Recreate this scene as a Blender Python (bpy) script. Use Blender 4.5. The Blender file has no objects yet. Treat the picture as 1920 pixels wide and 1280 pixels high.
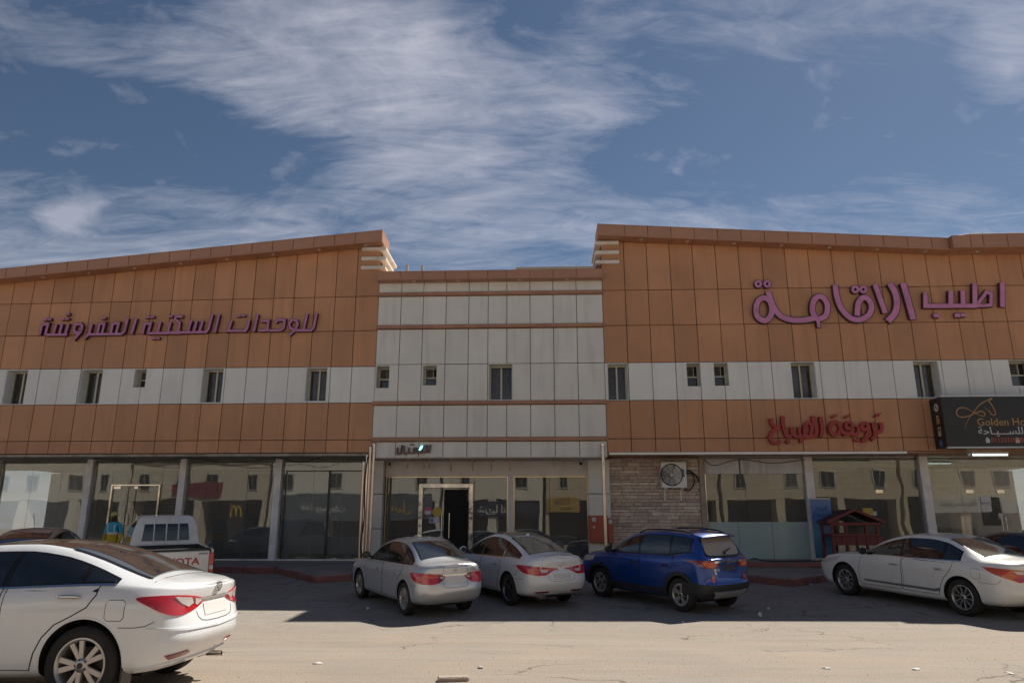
import bpy, bmesh, math, random
import numpy as np
from mathutils import Vector, Matrix
from mathutils.bvhtree import BVHTree
from mathutils.geometry import delaunay_2d_cdt
R = math.radians
random.seed(7)
scene = bpy.context.scene
COL = scene.collection

# ------------------------------------------------------------------ camera, sky, sun, exposure
FPX, HZN, EYE = 1350.0, 985.0, 1.72          # focal length and horizon row in photo pixels, eye height in metres
TILT = math.atan((HZN - 640) / FPX)
camd = bpy.data.cameras.new('camera'); camo = bpy.data.objects.new('camera', camd); COL.objects.link(camo)
camd.sensor_width = 36; camd.lens = 36 * FPX / 1920; camd.clip_end = 2000; camd.clip_start = .05
camo.location = (0, 0, EYE); camo.rotation_euler = (math.pi / 2 + TILT, 0, 0)
scene.camera = camo
SUN_AZ, SUN_EL = R(43), R(47.5)              # azimuth to the right of the view axis (+Y), elevation
w = bpy.data.worlds.new('World'); scene.world = w; w.use_nodes = True

def sky_world():
    nt = w.node_tree; N = nt.nodes; L = nt.links; N.clear()
    out = N.new('ShaderNodeOutputWorld'); bg = N.new('ShaderNodeBackground')
    sky = N.new('ShaderNodeTexSky'); sky.sky_type = 'NISHITA'; sky.sun_disc = False
    sky.sun_elevation = SUN_EL; sky.sun_rotation = SUN_AZ; sky.dust_density = .25; sky.air_density = 1.0; sky.ozone_density = 3.0; sky.altitude = 600
    tc = N.new('ShaderNodeTexCoord')
    def vm(op, a, b=None):
        n = N.new('ShaderNodeVectorMath'); n.operation = op
        for i, q in enumerate((a, b)):
            if q is None: continue
            if isinstance(q, tuple): n.inputs[i].default_value = q
            else: L.new(q, n.inputs[i])
        return n
    def m(op, a, b=None, c=None, clamp=False):
        n = N.new('ShaderNodeMath'); n.operation = op; n.use_clamp = clamp
        for i, q in enumerate((a, b, c)):
            if q is None: continue
            if isinstance(q, (int, float)): n.inputs[i].default_value = q
            else: L.new(q, n.inputs[i])
        return n.outputs[0]
    d = vm('NORMALIZE', tc.outputs['Generated']).outputs[0]
    sep = N.new('ShaderNodeSeparateXYZ'); L.new(d, sep.inputs[0])
    zz = m('MAXIMUM', sep.outputs[2], .0)
    inv = m('DIVIDE', 1.0, m('ADD', zz, .22))
    cmb = N.new('ShaderNodeCombineXYZ')
    L.new(m('MULTIPLY', sep.outputs[0], inv), cmb.inputs[0]); L.new(m('MULTIPLY', sep.outputs[1], inv), cmb.inputs[1])
    def noise(scale, detail, rough, dist, rot, sc, off):
        mp = N.new('ShaderNodeMapping'); mp.inputs['Rotation'].default_value = (0, 0, R(rot)); mp.inputs['Scale'].default_value = sc
        mp.inputs['Location'].default_value = off; L.new(cmb.outputs[0], mp.inputs[0])
        t = N.new('ShaderNodeTexNoise'); t.inputs['Scale'].default_value = scale; t.inputs['Detail'].default_value = detail
        t.inputs['Roughness'].default_value = rough; t.inputs['Distortion'].default_value = dist
        L.new(mp.outputs[0], t.inputs['Vector']); return t.outputs[0]
    n1 = noise(1.5, 9, .62, 1.1, -24, (1, 2.1, 1), (3.1, .4, 0))
    n2 = noise(4.2, 10, .66, 1.8, 32, (1, 3.2, 1), (1.7, 5.2, 0))
    n3 = noise(12, 8, .62, .6, 0, (1, 1, 1), (9.7, 2.2, 0))
    nn = m('ADD', m('MULTIPLY', n1, .62), m('ADD', m('MULTIPLY', n2, .34), m('MULTIPLY', n3, .04)))
    # cloud banks: where in the sky they stand (unit directions), how wide, how dense
    def bank(px, py, rad, amt, sx=1.0, sy=1.0):
        u = (px - 960) / FPX; v = -(py - 640) / FPX
        c = Vector((u, math.cos(TILT) - v * math.sin(TILT), math.sin(TILT) + v * math.cos(TILT))).normalized()
        df = vm('SUBTRACT', d, tuple(c)).outputs[0]
        if (sx, sy) != (1.0, 1.0): df = vm('MULTIPLY', df, (1 / sx, 1, 1 / sy)).outputs[0]
        ln = vm('LENGTH', df).outputs['Value']
        return m('MULTIPLY', m('SUBTRACT', 1.0, m('SMOOTHSTEP' if False else 'MULTIPLY', ln, 1 / rad), clamp=True), amt)
    banks = [(760, 190, .22, .30, 1.5, .8), (620, 60, .18, .20, 1.4, .7), (1080, 95, .16, .14, 1.5, .6), (130, 80, .22, .10, 1.6, .4), (860, 400, .26, .10, 1.6, .6), (1500, 30, .22, .10, 1.7, .5), (1890, 130, .1, .24, .6, 1.0), (1450, 410, .3, .12, 1.8, .3), (1180, 215, .1, .14, 2.0, .4), (200, 400, .25, .08, 1.8, .4),
             (330, 270, .18, -.20, 1.7, .35), (1650, 250, .22, -.14, 1.7, .45), (980, 15, .10, -.2, 1.3, .6), (1300, 260, .14, -.10, 1.3, .5), (60, 200, .12, -.12, 1.4, .5)]
    bs = None
    for b in banks:
        q = bank(*b); bs = q if bs is None else m('ADD', bs, q)
    low = m('MULTIPLY', m('SUBTRACT', 1.0, m('MULTIPLY', zz, 2.3), clamp=True), .35)       # thicker veil towards the horizon
    dens = m('ADD', nn, m('ADD', bs, low))
    mask = m('MULTIPLY', m('MULTIPLY', m('SUBTRACT', dens, .545), 2.5, clamp=True), .78)
    mask = m('POWER', mask, 1.15)
    # one small puffy cloud low on the left
    puffn = noise(9, 6, .55, .3, 0, (1, 1, 1), (.3, .8, 0))
    pf = m('ADD', bank(140, 408, .058, 1.25, 1.0, 1.0), m('MULTIPLY', m('SUBTRACT', puffn, .5), 2.6))
    pf = m('MULTIPLY', m('SUBTRACT', pf, .25), 1.1, clamp=True)
    mask = m('MAXIMUM', mask, m('MULTIPLY', pf, .42))
    mix = N.new('ShaderNodeMix'); mix.data_type = 'RGBA'
    tint = N.new('ShaderNodeMix'); tint.data_type = 'RGBA'; tint.blend_type = 'MULTIPLY'; tint.inputs[0].default_value = 1
    L.new(sky.outputs[0], tint.inputs['A']); tint.inputs['B'].default_value = SKY_TINT
    L.new(mask, mix.inputs[0]); L.new(tint.outputs['Result'], mix.inputs['A']); mix.inputs['B'].default_value = CLOUD
    L.new(mix.outputs['Result'], bg.inputs[0]); bg.inputs[1].default_value = SKY_STRENGTH
    L.new(bg.outputs[0], out.inputs[0])
SKY_STRENGTH = .054
SKY_TINT = (.49, .48, .46, 1)
CLOUD = (5.9, 5.8, 6.4, 1)
sky_world()
sun = bpy.data.lights.new('sun', 'SUN'); sun.energy = 2.9; sun.angle = R(.5); sun.color = (1, .93, .82)
suno = bpy.data.objects.new('sun', sun); COL.objects.link(suno)
SUNDIR = Vector((math.sin(SUN_AZ) * math.cos(SUN_EL), math.cos(SUN_AZ) * math.cos(SUN_EL), math.sin(SUN_EL)))
suno.rotation_euler = SUNDIR.to_track_quat('Z', 'Y').to_euler(); suno.location = (20, 20, 40)
vs = scene.view_settings; vs.view_transform = 'Standard'; vs.look = 'None'; vs.gamma = 1; vs.use_curve_mapping = False
vs.exposure = 1.2
scene.cycles.max_bounces = 8; scene.cycles.transparent_max_bounces = 12; scene.cycles.glossy_bounces = 5
scene.cycles.use_denoising = True
scene.cycles.caustics_reflective = False; scene.cycles.caustics_refractive = False

# ------------------------------------------------------------------ survey helpers
PSI = math.atan(.04); FD, WD = 21.8, 23.0      # facade yaw; distance of the upper facade plane and of the recessed shop-front plane
EX = Vector((math.cos(PSI), -math.sin(PSI), 0)); EN = Vector((-math.sin(PSI), -math.cos(PSI), 0))
def P(s, z, off=0., D=FD):                     # point on a facade plane: s metres along, z up, off metres out of the wall
    return Vector((0, D, 0)) + EX * s + EN * off + Vector((0, 0, z))
def ray(px, py):
    u = (px - 960) / FPX; v = -(py - 640) / FPX
    return Vector((u, math.cos(TILT) - v * math.sin(TILT), math.sin(TILT) + v * math.cos(TILT)))
def S(px, py, off=0., D=FD):                   # photo pixel -> (s, z) measured on a facade plane
    r = ray(px, py); o = Vector((0, D, 0)) + EN * off
    k = EN.dot(o - Vector((0, 0, EYE))) / EN.dot(r); q = r * k + Vector((0, 0, EYE))
    return (q - Vector((0, D, 0))).dot(EX), q.z
def W(px, py, off=0.): return S(px, py, off, WD)
def gz(x, y):                                  # height of the ground: a road with a low crown, the lot rising to the shops
    if y >= 13: return .05 * (min(y, 24) - 13)
    return .18 * (1 - min(1, max(0, (y - 9) / 4))) ** 2
def G(px, py, dz=0.):
    r = ray(px, py); lo, hi = 1., 120.
    for _ in range(50):
        mid = (lo + hi) / 2; q = r * (mid / r.y)
        if EYE + q.z > gz(q.x, q.y) + dz: lo = mid
        else: hi = mid
    q = r * (lo / r.y); return Vector((q.x, q.y, EYE + q.z))

# ------------------------------------------------------------------ object helpers
def link(o, parent=None):
    COL.objects.link(o)
    if parent is not None: o.parent = parent
    return o
def mesh_obj(name, verts, faces, mat, parent=None, smooth=False, sharp=None, mats=None, fm=None):
    me = bpy.data.meshes.new(name); me.from_pydata([tuple(v) for v in verts], [], faces); 
    for mm in (mats or ([mat] if mat else [])): me.materials.append(mm)
    if fm is not None: me.polygons.foreach_set('material_index', fm)
    me.update()
    if smooth:
        me.polygons.foreach_set('use_smooth', [True] * len(me.polygons))
        if sharp: me.set_sharp_from_angle(angle=R(sharp))
    return link(bpy.data.objects.new(name, me), parent)
def bm_obj(name, bm, mat, parent=None, smooth=False, sharp=40, recalc=True):
    if recalc: bmesh.ops.recalc_face_normals(bm, faces=bm.faces[:])
    me = bpy.data.meshes.new(name); bm.to_mesh(me); bm.free()
    if mat: me.materials.append(mat)
    if smooth:
        me.polygons.foreach_set('use_smooth', [True] * len(me.polygons)); me.set_sharp_from_angle(angle=R(sharp))
    return link(bpy.data.objects.new(name, me), parent)
def thing(name, label, cat, loc=(0, 0, 0), rz=0., group=None):
    o = bpy.data.objects.new(name, None); COL.objects.link(o); o.empty_display_size = .2
    o.location = loc; o.rotation_euler = (0, 0, rz); o['label'] = label; o['category'] = cat
    if group: o['group'] = group
    return o
def tag(o, label, cat, group=None):
    o['label'] = label; o['category'] = cat
    if group: o['group'] = group
    return o
def kind(o, k): o['kind'] = k; return o
def box8(bm, c8):
    v = [bm.verts.new(p) for p in c8]
    fs = [(0, 3, 2, 1), (4, 5, 6, 7), (0, 1, 5, 4), (1, 2, 6, 5), (2, 3, 7, 6), (3, 0, 4, 7)]
    return v, [bm.faces.new([v[i] for i in f]) for f in fs]
def bxx(bm, x0, x1, y0, y1, z0, z1, bev=0., seg=1):
    b = bmesh.new()
    box8(b, [(x0, y0, z0), (x1, y0, z0), (x1, y1, z0), (x0, y1, z0), (x0, y0, z1), (x1, y0, z1), (x1, y1, z1), (x0, y1, z1)])
    if bev: bmesh.ops.bevel(b, geom=b.edges[:], offset=bev, segments=seg, affect='EDGES', profile=.6)
    me = bpy.data.meshes.new('tmp'); b.to_mesh(me); b.free(); bm.from_mesh(me); bpy.data.meshes.remove(me)
def box(name, x0, x1, y0, y1, z0, z1, mat, parent=None, bev=0., seg=2):
    bm = bmesh.new(); bxx(bm, x0, x1, y0, y1, z0, z1, bev, seg); return bm_obj(name, bm, mat, parent)
def fq(bm, s0, s1, z0, z1, o0, o1, D=FD, zb=None):
    """box on a facade plane: s0..s1 along, z0..z1 up (tuples give left/right heights), o0..o1 out of the wall"""
    z0 = z0 if isinstance(z0, tuple) else (z0, z0); z1 = z1 if isinstance(z1, tuple) else (z1, z1)
    return box8(bm, [P(s0, z0[0], o0, D), P(s1, z0[1], o0, D), P(s1, z0[1], o1, D), P(s0, z0[0], o1, D),
                     P(s0, z1[0], o0, D), P(s1, z1[1], o0, D), P(s1, z1[1], o1, D), P(s0, z1[0], o1, D)])
def fbox(name, s0, s1, z0, z1, o0, o1, mat, parent=None, D=FD, bev=0.):
    bm = bmesh.new(); fq(bm, s0, s1, z0, z1, o0, o1, D)
    if bev: bmesh.ops.bevel(bm, geom=bm.edges[:], offset=bev, segments=1, affect='EDGES')
    return bm_obj(name, bm, mat, parent)
def tube(name, pts, r, mat, parent=None, n=10, cap=True, bm=None):
    own = bm is None
    if own: bm = bmesh.new()
    pts = [Vector(p) for p in pts]; rings = []; up = Vector((0, 0, 1)); prev = None
    for i, p in enumerate(pts):
        t = (pts[min(i + 1, len(pts) - 1)] - pts[max(i - 1, 0)]).normalized()
        a = prev if prev is not None else (up if abs(t.dot(up)) < .9 else Vector((1, 0, 0)))
        a = (a - t * a.dot(t)).normalized(); prev = a; b = t.cross(a)
        rr = r[i] if isinstance(r, (list, tuple)) else r
        rings.append([bm.verts.new(p + (a * math.cos(2 * math.pi * k / n) + b * math.sin(2 * math.pi * k / n)) * rr) for k in range(n)])
    for A, B in zip(rings, rings[1:]):
        for k in range(n): bm.faces.new((A[k], A[(k + 1) % n], B[(k + 1) % n], B[k]))
    if cap: bm.faces.new(rings[0][::-1]); bm.faces.new(rings[-1])
    if own: return bm_obj(name, bm, mat, parent, smooth=True, sharp=50)
def lathe(prof, n=40, axis='Y', bm=None, closed=False):
    """profile of (radius, height) turned round an axis"""
    own = bm is None
    if own: bm = bmesh.new()
    rings = []
    for r_, h_ in prof:
        ring = []
        for k in range(n):
            a = 2 * math.pi * k / n; c, s_ = math.cos(a) * r_, math.sin(a) * r_
            ring.append(bm.verts.new((c, h_, s_) if axis == 'Y' else (c, s_, h_)))
        rings.append(ring)
    m_ = len(rings)
    for i in range(m_ if closed else m_ - 1):
        A, B = rings[i], rings[(i + 1) % m_]
        for k in range(n): bm.faces.new((A[k], A[(k + 1) % n], B[(k + 1) % n], B[k]))
    return bm
def catmull(pts, per=8, closed=False):
    pts = [Vector(p) for p in pts]; n = len(pts); out = []
    rng = range(n if closed else n - 1)
    for i in rng:
        p0 = pts[(i - 1) % n] if closed or i > 0 else pts[0] * 2 - pts[1]
        p1 = pts[i]; p2 = pts[(i + 1) % n]
        p3 = pts[(i + 2) % n] if closed or i + 2 < n else pts[-1] * 2 - pts[-2]
        for k in range(per):
            t = k / per
            out.append(.5 * ((2 * p1) + (p2 - p0) * t + (2 * p0 - 5 * p1 + 4 * p2 - p3) * t * t + (3 * p1 - p0 - 3 * p2 + p3) * t ** 3))
    if not closed: out.append(pts[-1])
    return out

# ------------------------------------------------------------------ materials
MATS = {}
def mat(name, color, rough=.6, metal=0., spec=.5, coat=0., var=0., vscale=3., bump=0., bscale=40., stain=0., stain_col=(.1, .07, .05), streak=False, objvar=0., emit=0., rvar=0.):
    """principled surface with procedural colour variation, fine relief and stains"""
    if name in MATS: return MATS[name]
    m_ = bpy.data.materials.new(name); m_.use_nodes = True; nt = m_.node_tree; N = nt.nodes; L = nt.links
    b = N['Principled BSDF']; c4 = (*color, 1)
    b.inputs['Base Color'].default_value = c4; b.inputs['Roughness'].default_value = rough; b.inputs['Metallic'].default_value = metal
    b.inputs['Specular IOR Level'].default_value = spec; b.inputs['Coat Weight'].default_value = coat; b.inputs['Coat Roughness'].default_value = .04
    tc = N.new('ShaderNodeTexCoord'); geo = N.new('ShaderNodeNewGeometry'); cur = None
    def noise(sc, det=5, vec=None, dist=0.):
        t = N.new('ShaderNodeTexNoise'); t.inputs['Scale'].default_value = sc; t.inputs['Detail'].default_value = det; t.inputs['Distortion'].default_value = dist
        L.new(vec or geo.outputs['Position'], t.inputs['Vector']); return t.outputs[0]
    def ramp(f, a, b_):
        r = N.new('ShaderNodeMapRange'); r.inputs[1].default_value = a; r.inputs[2].default_value = b_; r.clamp = True; L.new(f, r.inputs[0]); return r.outputs[0]
    def hsv(val, colin):
        h_ = N.new('ShaderNodeHueSaturation'); L.new(val, h_.inputs['Value'])
        if colin is None: h_.inputs['Color'].default_value = c4
        else: L.new(colin, h_.inputs['Color'])
        return h_.outputs[0]
    if var:
        r = N.new('ShaderNodeMapRange'); r.inputs[1].default_value = .3; r.inputs[2].default_value = .7; r.inputs[3].default_value = 1 - var; r.inputs[4].default_value = 1 + var
        L.new(noise(vscale, 6), r.inputs[0]); cur = hsv(r.outputs[0], cur)
    if objvar:
        oi = N.new('ShaderNodeObjectInfo'); r = N.new('ShaderNodeMapRange'); r.inputs[3].default_value = 1 - objvar; r.inputs[4].default_value = 1 + objvar
        L.new(oi.outputs['Random'], r.inputs[0]); cur = hsv(r.outputs[0], cur)
    if stain:
        vec = None
        if streak:
            mp = N.new('ShaderNodeMapping'); mp.inputs['Scale'].default_value = (1, 1, .1); L.new(geo.outputs['Position'], mp.inputs[0]); vec = mp.outputs[0]
        f = ramp(noise(2.2 if not streak else 3.5, 8, vec, .4), .5, .72); mu = N.new('ShaderNodeMath'); mu.operation = 'MULTIPLY'; mu.inputs[1].default_value = stain; L.new(f, mu.inputs[0])
        mx = N.new('ShaderNodeMix'); mx.data_type = 'RGBA'; L.new(mu.outputs[0], mx.inputs[0])
        if cur is None: mx.inputs['A'].default_value = c4
        else: L.new(cur, mx.inputs['A'])
        mx.inputs['B'].default_value = (*stain_col, 1); cur = mx.outputs['Result']
    if cur is not None: L.new(cur, b.inputs['Base Color'])
    if rvar:
        r = N.new('ShaderNodeMapRange'); r.inputs[1].default_value = .35; r.inputs[2].default_value = .65; r.inputs[3].default_value = max(0, rough - rvar); r.inputs[4].default_value = rough + rvar
        L.new(noise(5, 6), r.inputs[0]); L.new(r.outputs[0], b.inputs['Roughness'])
    if bump:
        bp = N.new('ShaderNodeBump'); bp.inputs['Strength'].default_value = bump; bp.inputs['Distance'].default_value = .01
        L.new(noise(bscale, 5), bp.inputs['Height']); L.new(bp.outputs[0], b.inputs['Normal'])
    if emit:
        b.inputs['Emission Color'].default_value = c4; b.inputs['Emission Strength'].default_value = emit
    MATS[name] = m_; return m_
def glass_mat(name, tint=(.8, .85, .84), refl=.16, rough=.0, frost=0., dustc=(.5, .49, .46)):
    m_ = bpy.data.materials.new(name); m_.use_nodes = True; nt = m_.node_tree; N = nt.nodes; L = nt.links; N.clear()
    o = N.new('ShaderNodeOutputMaterial'); tr = N.new('ShaderNodeBsdfTransparent'); tr.inputs[0].default_value = (*tint, 1)
    gl = N.new('ShaderNodeBsdfGlossy'); gl.inputs['Roughness'].default_value = rough; gl.inputs[0].default_value = (.95, .97, .96, 1)
    fr = N.new('ShaderNodeFresnel'); fr.inputs[0].default_value = 1.5
    geo = N.new('ShaderNodeNewGeometry'); nz = N.new('ShaderNodeTexNoise'); nz.inputs['Scale'].default_value = .9; nz.inputs['Detail'].default_value = 1
    bp = N.new('ShaderNodeBump'); bp.inputs['Strength'].default_value = .014; bp.inputs['Distance'].default_value = .2
    L.new(geo.outputs['Position'], nz.inputs[0]); L.new(nz.outputs[0], bp.inputs['Height']); L.new(bp.outputs[0], gl.inputs['Normal'])
    ad = N.new('ShaderNodeMath'); ad.operation = 'ADD'; ad.use_clamp = True; ad.inputs[1].default_value = refl; L.new(fr.outputs[0], ad.inputs[0])
    mx = N.new('ShaderNodeMixShader'); L.new(ad.outputs[0], mx.inputs[0]); L.new(tr.outputs[0], mx.inputs[1]); L.new(gl.outputs[0], mx.inputs[2])
    last = mx.outputs[0]
    if frost:
        df = N.new('ShaderNodeBsdfDiffuse'); df.inputs[0].default_value = (*dustc, 1); m2 = N.new('ShaderNodeMixShader'); m2.inputs[0].default_value = frost
        L.new(last, m2.inputs[1]); L.new(df.outputs[0], m2.inputs[2]); last = m2.outputs[0]
    L.new(last, o.inputs[0]); MATS[name] = m_; return m_
M_BROWN = mat('brown composite cladding', (.55, .268, .132), .46, var=.09, vscale=.8, objvar=.10, stain=.4, stain_col=(.36, .18, .085), streak=True)
M_WHITE = mat('white composite cladding', (.80, .80, .755), .45, var=.04, vscale=1.2, objvar=.035, stain=.35, stain_col=(.6, .56, .5), streak=True)
M_CREAM = mat('cream composite cladding', (.74, .72, .66), .45, var=.05, vscale=1.2, objvar=.035, stain=.4, stain_col=(.54, .48, .4), streak=True)
M_JOINT = mat('dark joint', (.09, .06, .045), .9)
M_FASCIA = mat('brown fascia', (.45, .23, .14), .5, var=.06, vscale=.8, objvar=.04, stain=.2, stain_col=(.34, .19, .11))
M_SILL = mat('brown sill rail', (.42, .21, .125), .45, var=.12, vscale=2, stain=.3, stain_col=(.14, .08, .05))
M_FIN = mat('white fin', (.78, .72, .63), .5, stain=.3, stain_col=(.25, .18, .12))
M_ALU = mat('aluminium window frame', (.55, .52, .42), .4, metal=.3)
M_PIER = mat('chalky white painted pier', (.85, .82, .81), .7, var=.08, stain=.4, stain_col=(.5, .42, .37), bump=.3, bscale=30)
M_CONC = mat('stained concrete', (.42, .37, .32), .9, var=.2, vscale=4, stain=.6, stain_col=(.1, .07, .05), bump=.6)
M_PLASTER = mat('pinkish white plaster', (.72, .66, .61), .8, var=.05, stain=.2, stain_col=(.4, .35, .3), bump=.15)
M_STEEL = mat('polished steel', (.66, .64, .60), .12, metal=1, rvar=.05)
M_STEELW = mat('warm steel tube', (.62, .5, .40), .25, metal=.9, var=.1)
M_DARK = mat('dark frame', (.02, .02, .02), .4)
M_BLACK = mat('black rubber', (.015, .015, .015), .6)
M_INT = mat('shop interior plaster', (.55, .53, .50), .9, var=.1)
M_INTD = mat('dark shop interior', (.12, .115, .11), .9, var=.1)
M_TILE = mat('interior floor tile', (.4, .38, .35), .25, var=.06)
M_GLASS = glass_mat('shop glass', (.78, .80, .79), .045, frost=.13)
M_GLASSU = glass_mat('window glass', (.8, .78, .75), .0)
M_FROST = mat('frosted glass film', (.36, .47, .46), .25, coat=.3, var=.08, vscale=.7)
M_CURT = mat('brown curtain', (.27, .175, .14), .9, var=.25, vscale=6)
# ------------------------------------------------------------------ ground, road and pavement
def ground_mat():
    m_ = bpy.data.materials.new('sandy asphalt'); m_.use_nodes = True; nt = m_.node_tree; N = nt.nodes; L = nt.links; b = N['Principled BSDF']
    geo = N.new('ShaderNodeNewGeometry'); pos = geo.outputs['Position']
    def noise(sc, det=6, vec=None, dist=0., rough=.55):
        t = N.new('ShaderNodeTexNoise'); t.inputs['Scale'].default_value = sc; t.inputs['Detail'].default_value = det; t.inputs['Distortion'].default_value = dist; t.inputs['Roughness'].default_value = rough
        L.new(vec or pos, t.inputs['Vector']); return t.outputs[0]
    def mr(f, a, c, lo=0., hi=1.):
        r = N.new('ShaderNodeMapRange'); r.inputs[1].default_value = a; r.inputs[2].default_value = c; r.inputs[3].default_value = lo; r.inputs[4].default_value = hi; L.new(f, r.inputs[0]); return r.outputs[0]
    def mth(op, a, c):
        n = N.new('ShaderNodeMath'); n.operation = op
        for i, q in enumerate((a, c)):
            if isinstance(q, (int, float)): n.inputs[i].default_value = q
            else: L.new(q, n.inputs[i])
        return n.outputs[0]
    def mix(f, a, c):
        n = N.new('ShaderNodeMix'); n.data_type = 'RGBA'
        if isinstance(f, (int, float)): n.inputs[0].default_value = f
        else: L.new(f, n.inputs[0])
        for k, q in (('A', a), ('B', c)):
            if isinstance(q, tuple): n.inputs[k].default_value = (*q, 1)
            else: L.new(q, n.inputs[k])
        return n.outputs['Result']
    def mapped(sc, rot=0.):
        mp = N.new('ShaderNodeMapping'); mp.inputs['Scale'].default_value = sc; mp.inputs['Rotation'].default_value = (0, 0, rot); L.new(pos, mp.inputs[0]); return mp.outputs[0]
    sep = N.new('ShaderNodeSeparateXYZ'); L.new(pos, sep.inputs[0])
    big = noise(.5, 6, None, .6); lot = mr(mth('ADD', sep.outputs[1], mth('MULTIPLY', mth('SUBTRACT', big, .5), 3.2)), 12.2, 15.6)
    sand = mix(mr(noise(.8, 7, None, .5), .35, .68), (.285, .246, .206), (.33, .268, .215))
    sand = mix(mth('MULTIPLY', mr(noise(1.4, 6, mapped((.16, 1.5, 1)), .5), .45, .7), .4), sand, (.35, .32, .285))     # wheel swept bands along the road
    sand = mix(mth('MULTIPLY', mr(noise(2.2, 7, mapped((.12, 1.2, 1), .06), .8), .52, .7), .3), sand, (.215, .185, .155))
    asph = mix(mr(noise(1.3, 8, None, .8), .38, .66), (.29, .265, .238), (.355, .315, .275))
    asph = mix(mth('MULTIPLY', mr(noise(2.6, 8, None, 1.2), .58, .7), .75), asph, (.12, .10, .085))                   # oil stains
    base = mix(lot, sand, asph)
    grit = noise(55, 4); base2 = N.new('ShaderNodeHueSaturation'); L.new(base, base2.inputs['Color']); L.new(mr(grit, .3, .7, .78, 1.2), base2.inputs['Value'])
    sp = N.new('ShaderNodeTexVoronoi'); sp.inputs['Scale'].default_value = 26; L.new(pos, sp.inputs[0])
    peb = mth('MULTIPLY', mr(sp.outputs['Distance'], .09, .13, 1, 0), mr(noise(1.7, 3), .52, .6))
    base3 = mix(mth('MULTIPLY', peb, .7), base2.outputs[0], (.34, .31, .27))
    vor = N.new('ShaderNodeTexVoronoi'); vor.feature = 'DISTANCE_TO_EDGE'; vor.inputs['Scale'].default_value = .34
    wob = N.new('ShaderNodeVectorMath'); wob.operation = 'ADD'; nz = N.new('ShaderNodeTexNoise'); nz.inputs['Scale'].default_value = 1.6; nz.inputs['Detail'].default_value = 6; L.new(pos, nz.inputs[0])
    L.new(pos, wob.inputs[0]); L.new(nz.outputs['Color'], wob.inputs[1]); L.new(wob.outputs[0], vor.inputs['Vector'])
    crack = mth('MULTIPLY', mr(vor.outputs['Distance'], .002, .009, 1, 0), mr(noise(.35, 3), .5, .56))
    base4 = mix(mth('MULTIPLY', crack, .65), base3, (.07, .055, .042))
    L.new(base4, b.inputs['Base Color']); b.inputs['Roughness'].default_value = .92; b.inputs['Specular IOR Level'].default_value = .25
    hgt = mth('ADD', mth('MULTIPLY', noise(38, 6), .5), mth('ADD', mth('MULTIPLY', noise(3.2, 5, mapped((.3, 1.4, 1))), 1.3), mth('MULTIPLY', crack, -.5)))
    bp = N.new('ShaderNodeBump'); bp.inputs['Strength'].default_value = .5; bp.inputs['Distance'].default_value = .03; L.new(hgt, bp.inputs['Height']); L.new(bp.outputs[0], b.inputs['Normal'])
    return m_
M_GROUND = ground_mat()
ys = [-260, -60, -20, 0] + [2 + .5 * i for i in range(45)] + [26, 40, 90, 260]
xs = [-260, -90, -40] + [-30 + 1.5 * i for i in range(41)] + [40, 90, 260]
vv = []; ff = []
rg = random.Random(3)
for y in ys:
    for x in xs:
        vv.append((x, y, gz(x, y) + (.012 * (rg.random() - .5) if 2 < y < 22 else 0)))
nx = len(xs)
for j in range(len(ys) - 1):
    for i in range(nx - 1): ff.append((j * nx + i, j * nx + i + 1, (j + 1) * nx + i + 1, (j + 1) * nx + i))
kind(mesh_obj('ground', vv, ff, M_GROUND, smooth=True), 'structure')

def paving_mat():
    m_ = bpy.data.materials.new('concrete pavers'); m_.use_nodes = True; nt = m_.node_tree; N = nt.nodes; L = nt.links; b = N['Principled BSDF']
    geo = N.new('ShaderNodeNewGeometry'); br = N.new('ShaderNodeTexBrick'); br.inputs['Scale'].default_value = 2.6; br.inputs['Mortar Size'].default_value = .018
    br.inputs['Color1'].default_value = (.30, .265, .235, 1); br.inputs['Color2'].default_value = (.36, .30, .26, 1); br.inputs['Mortar'].default_value = (.11, .095, .08, 1)
    L.new(geo.outputs['Position'], br.inputs[0]); nz = N.new('ShaderNodeTexNoise'); nz.inputs['Scale'].default_value = 1.2; nz.inputs['Detail'].default_value = 7; L.new(geo.outputs['Position'], nz.inputs[0])
    mx = N.new('ShaderNodeMix'); mx.data_type = 'RGBA'; mr = N.new('ShaderNodeMapRange'); mr.inputs[1].default_value = .42; mr.inputs[2].default_value = .7; L.new(nz.outputs[0], mr.inputs[0]); L.new(mr.outputs[0], mx.inputs[0])
    L.new(br.outputs[0], mx.inputs['A']); mx.inputs['B'].default_value = (.36, .31, .26, 1); L.new(mx.outputs['Result'], b.inputs['Base Color']); b.inputs['Roughness'].default_value = .9
    bp = N.new('ShaderNodeBump'); bp.inputs['Strength'].default_value = .4; bp.inputs['Distance'].default_value = .01; L.new(br.outputs['Fac'], bp.inputs['Height']); bp.invert = True; L.new(bp.outputs[0], b.inputs['Normal'])
    return m_
M_PAVE = paving_mat()
M_KERB = mat('red painted kerb', (.30, .11, .09), .8, var=.25, vscale=3, stain=.6, stain_col=(.2, .16, .13), bump=.4)
M_KERBP = mat('faded pink kerb top', (.44, .31, .275), .85, var=.2, vscale=3, stain=.5, stain_col=(.17, .12, .1), bump=.4)
KERB = .17
front = [(-26, 21.7), (-6.7, 21.3), (-4.95, 19.15), (-2.5, 20.4), (1.8, 20.1), (5.6, 19.95), (6.82, 18.45), (8.3, 19.6), (26, 19.2)]
pv = []; pf = []
dens = []
for a, b_ in zip(front, front[1:]):
    n = max(1, int(math.hypot(b_[0] - a[0], b_[1] - a[1]) / .9))
    for i in range(n): dens.append((a[0] + (b_[0] - a[0]) * i / n, a[1] + (b_[1] - a[1]) * i / n))
dens.append(front[-1])
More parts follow.
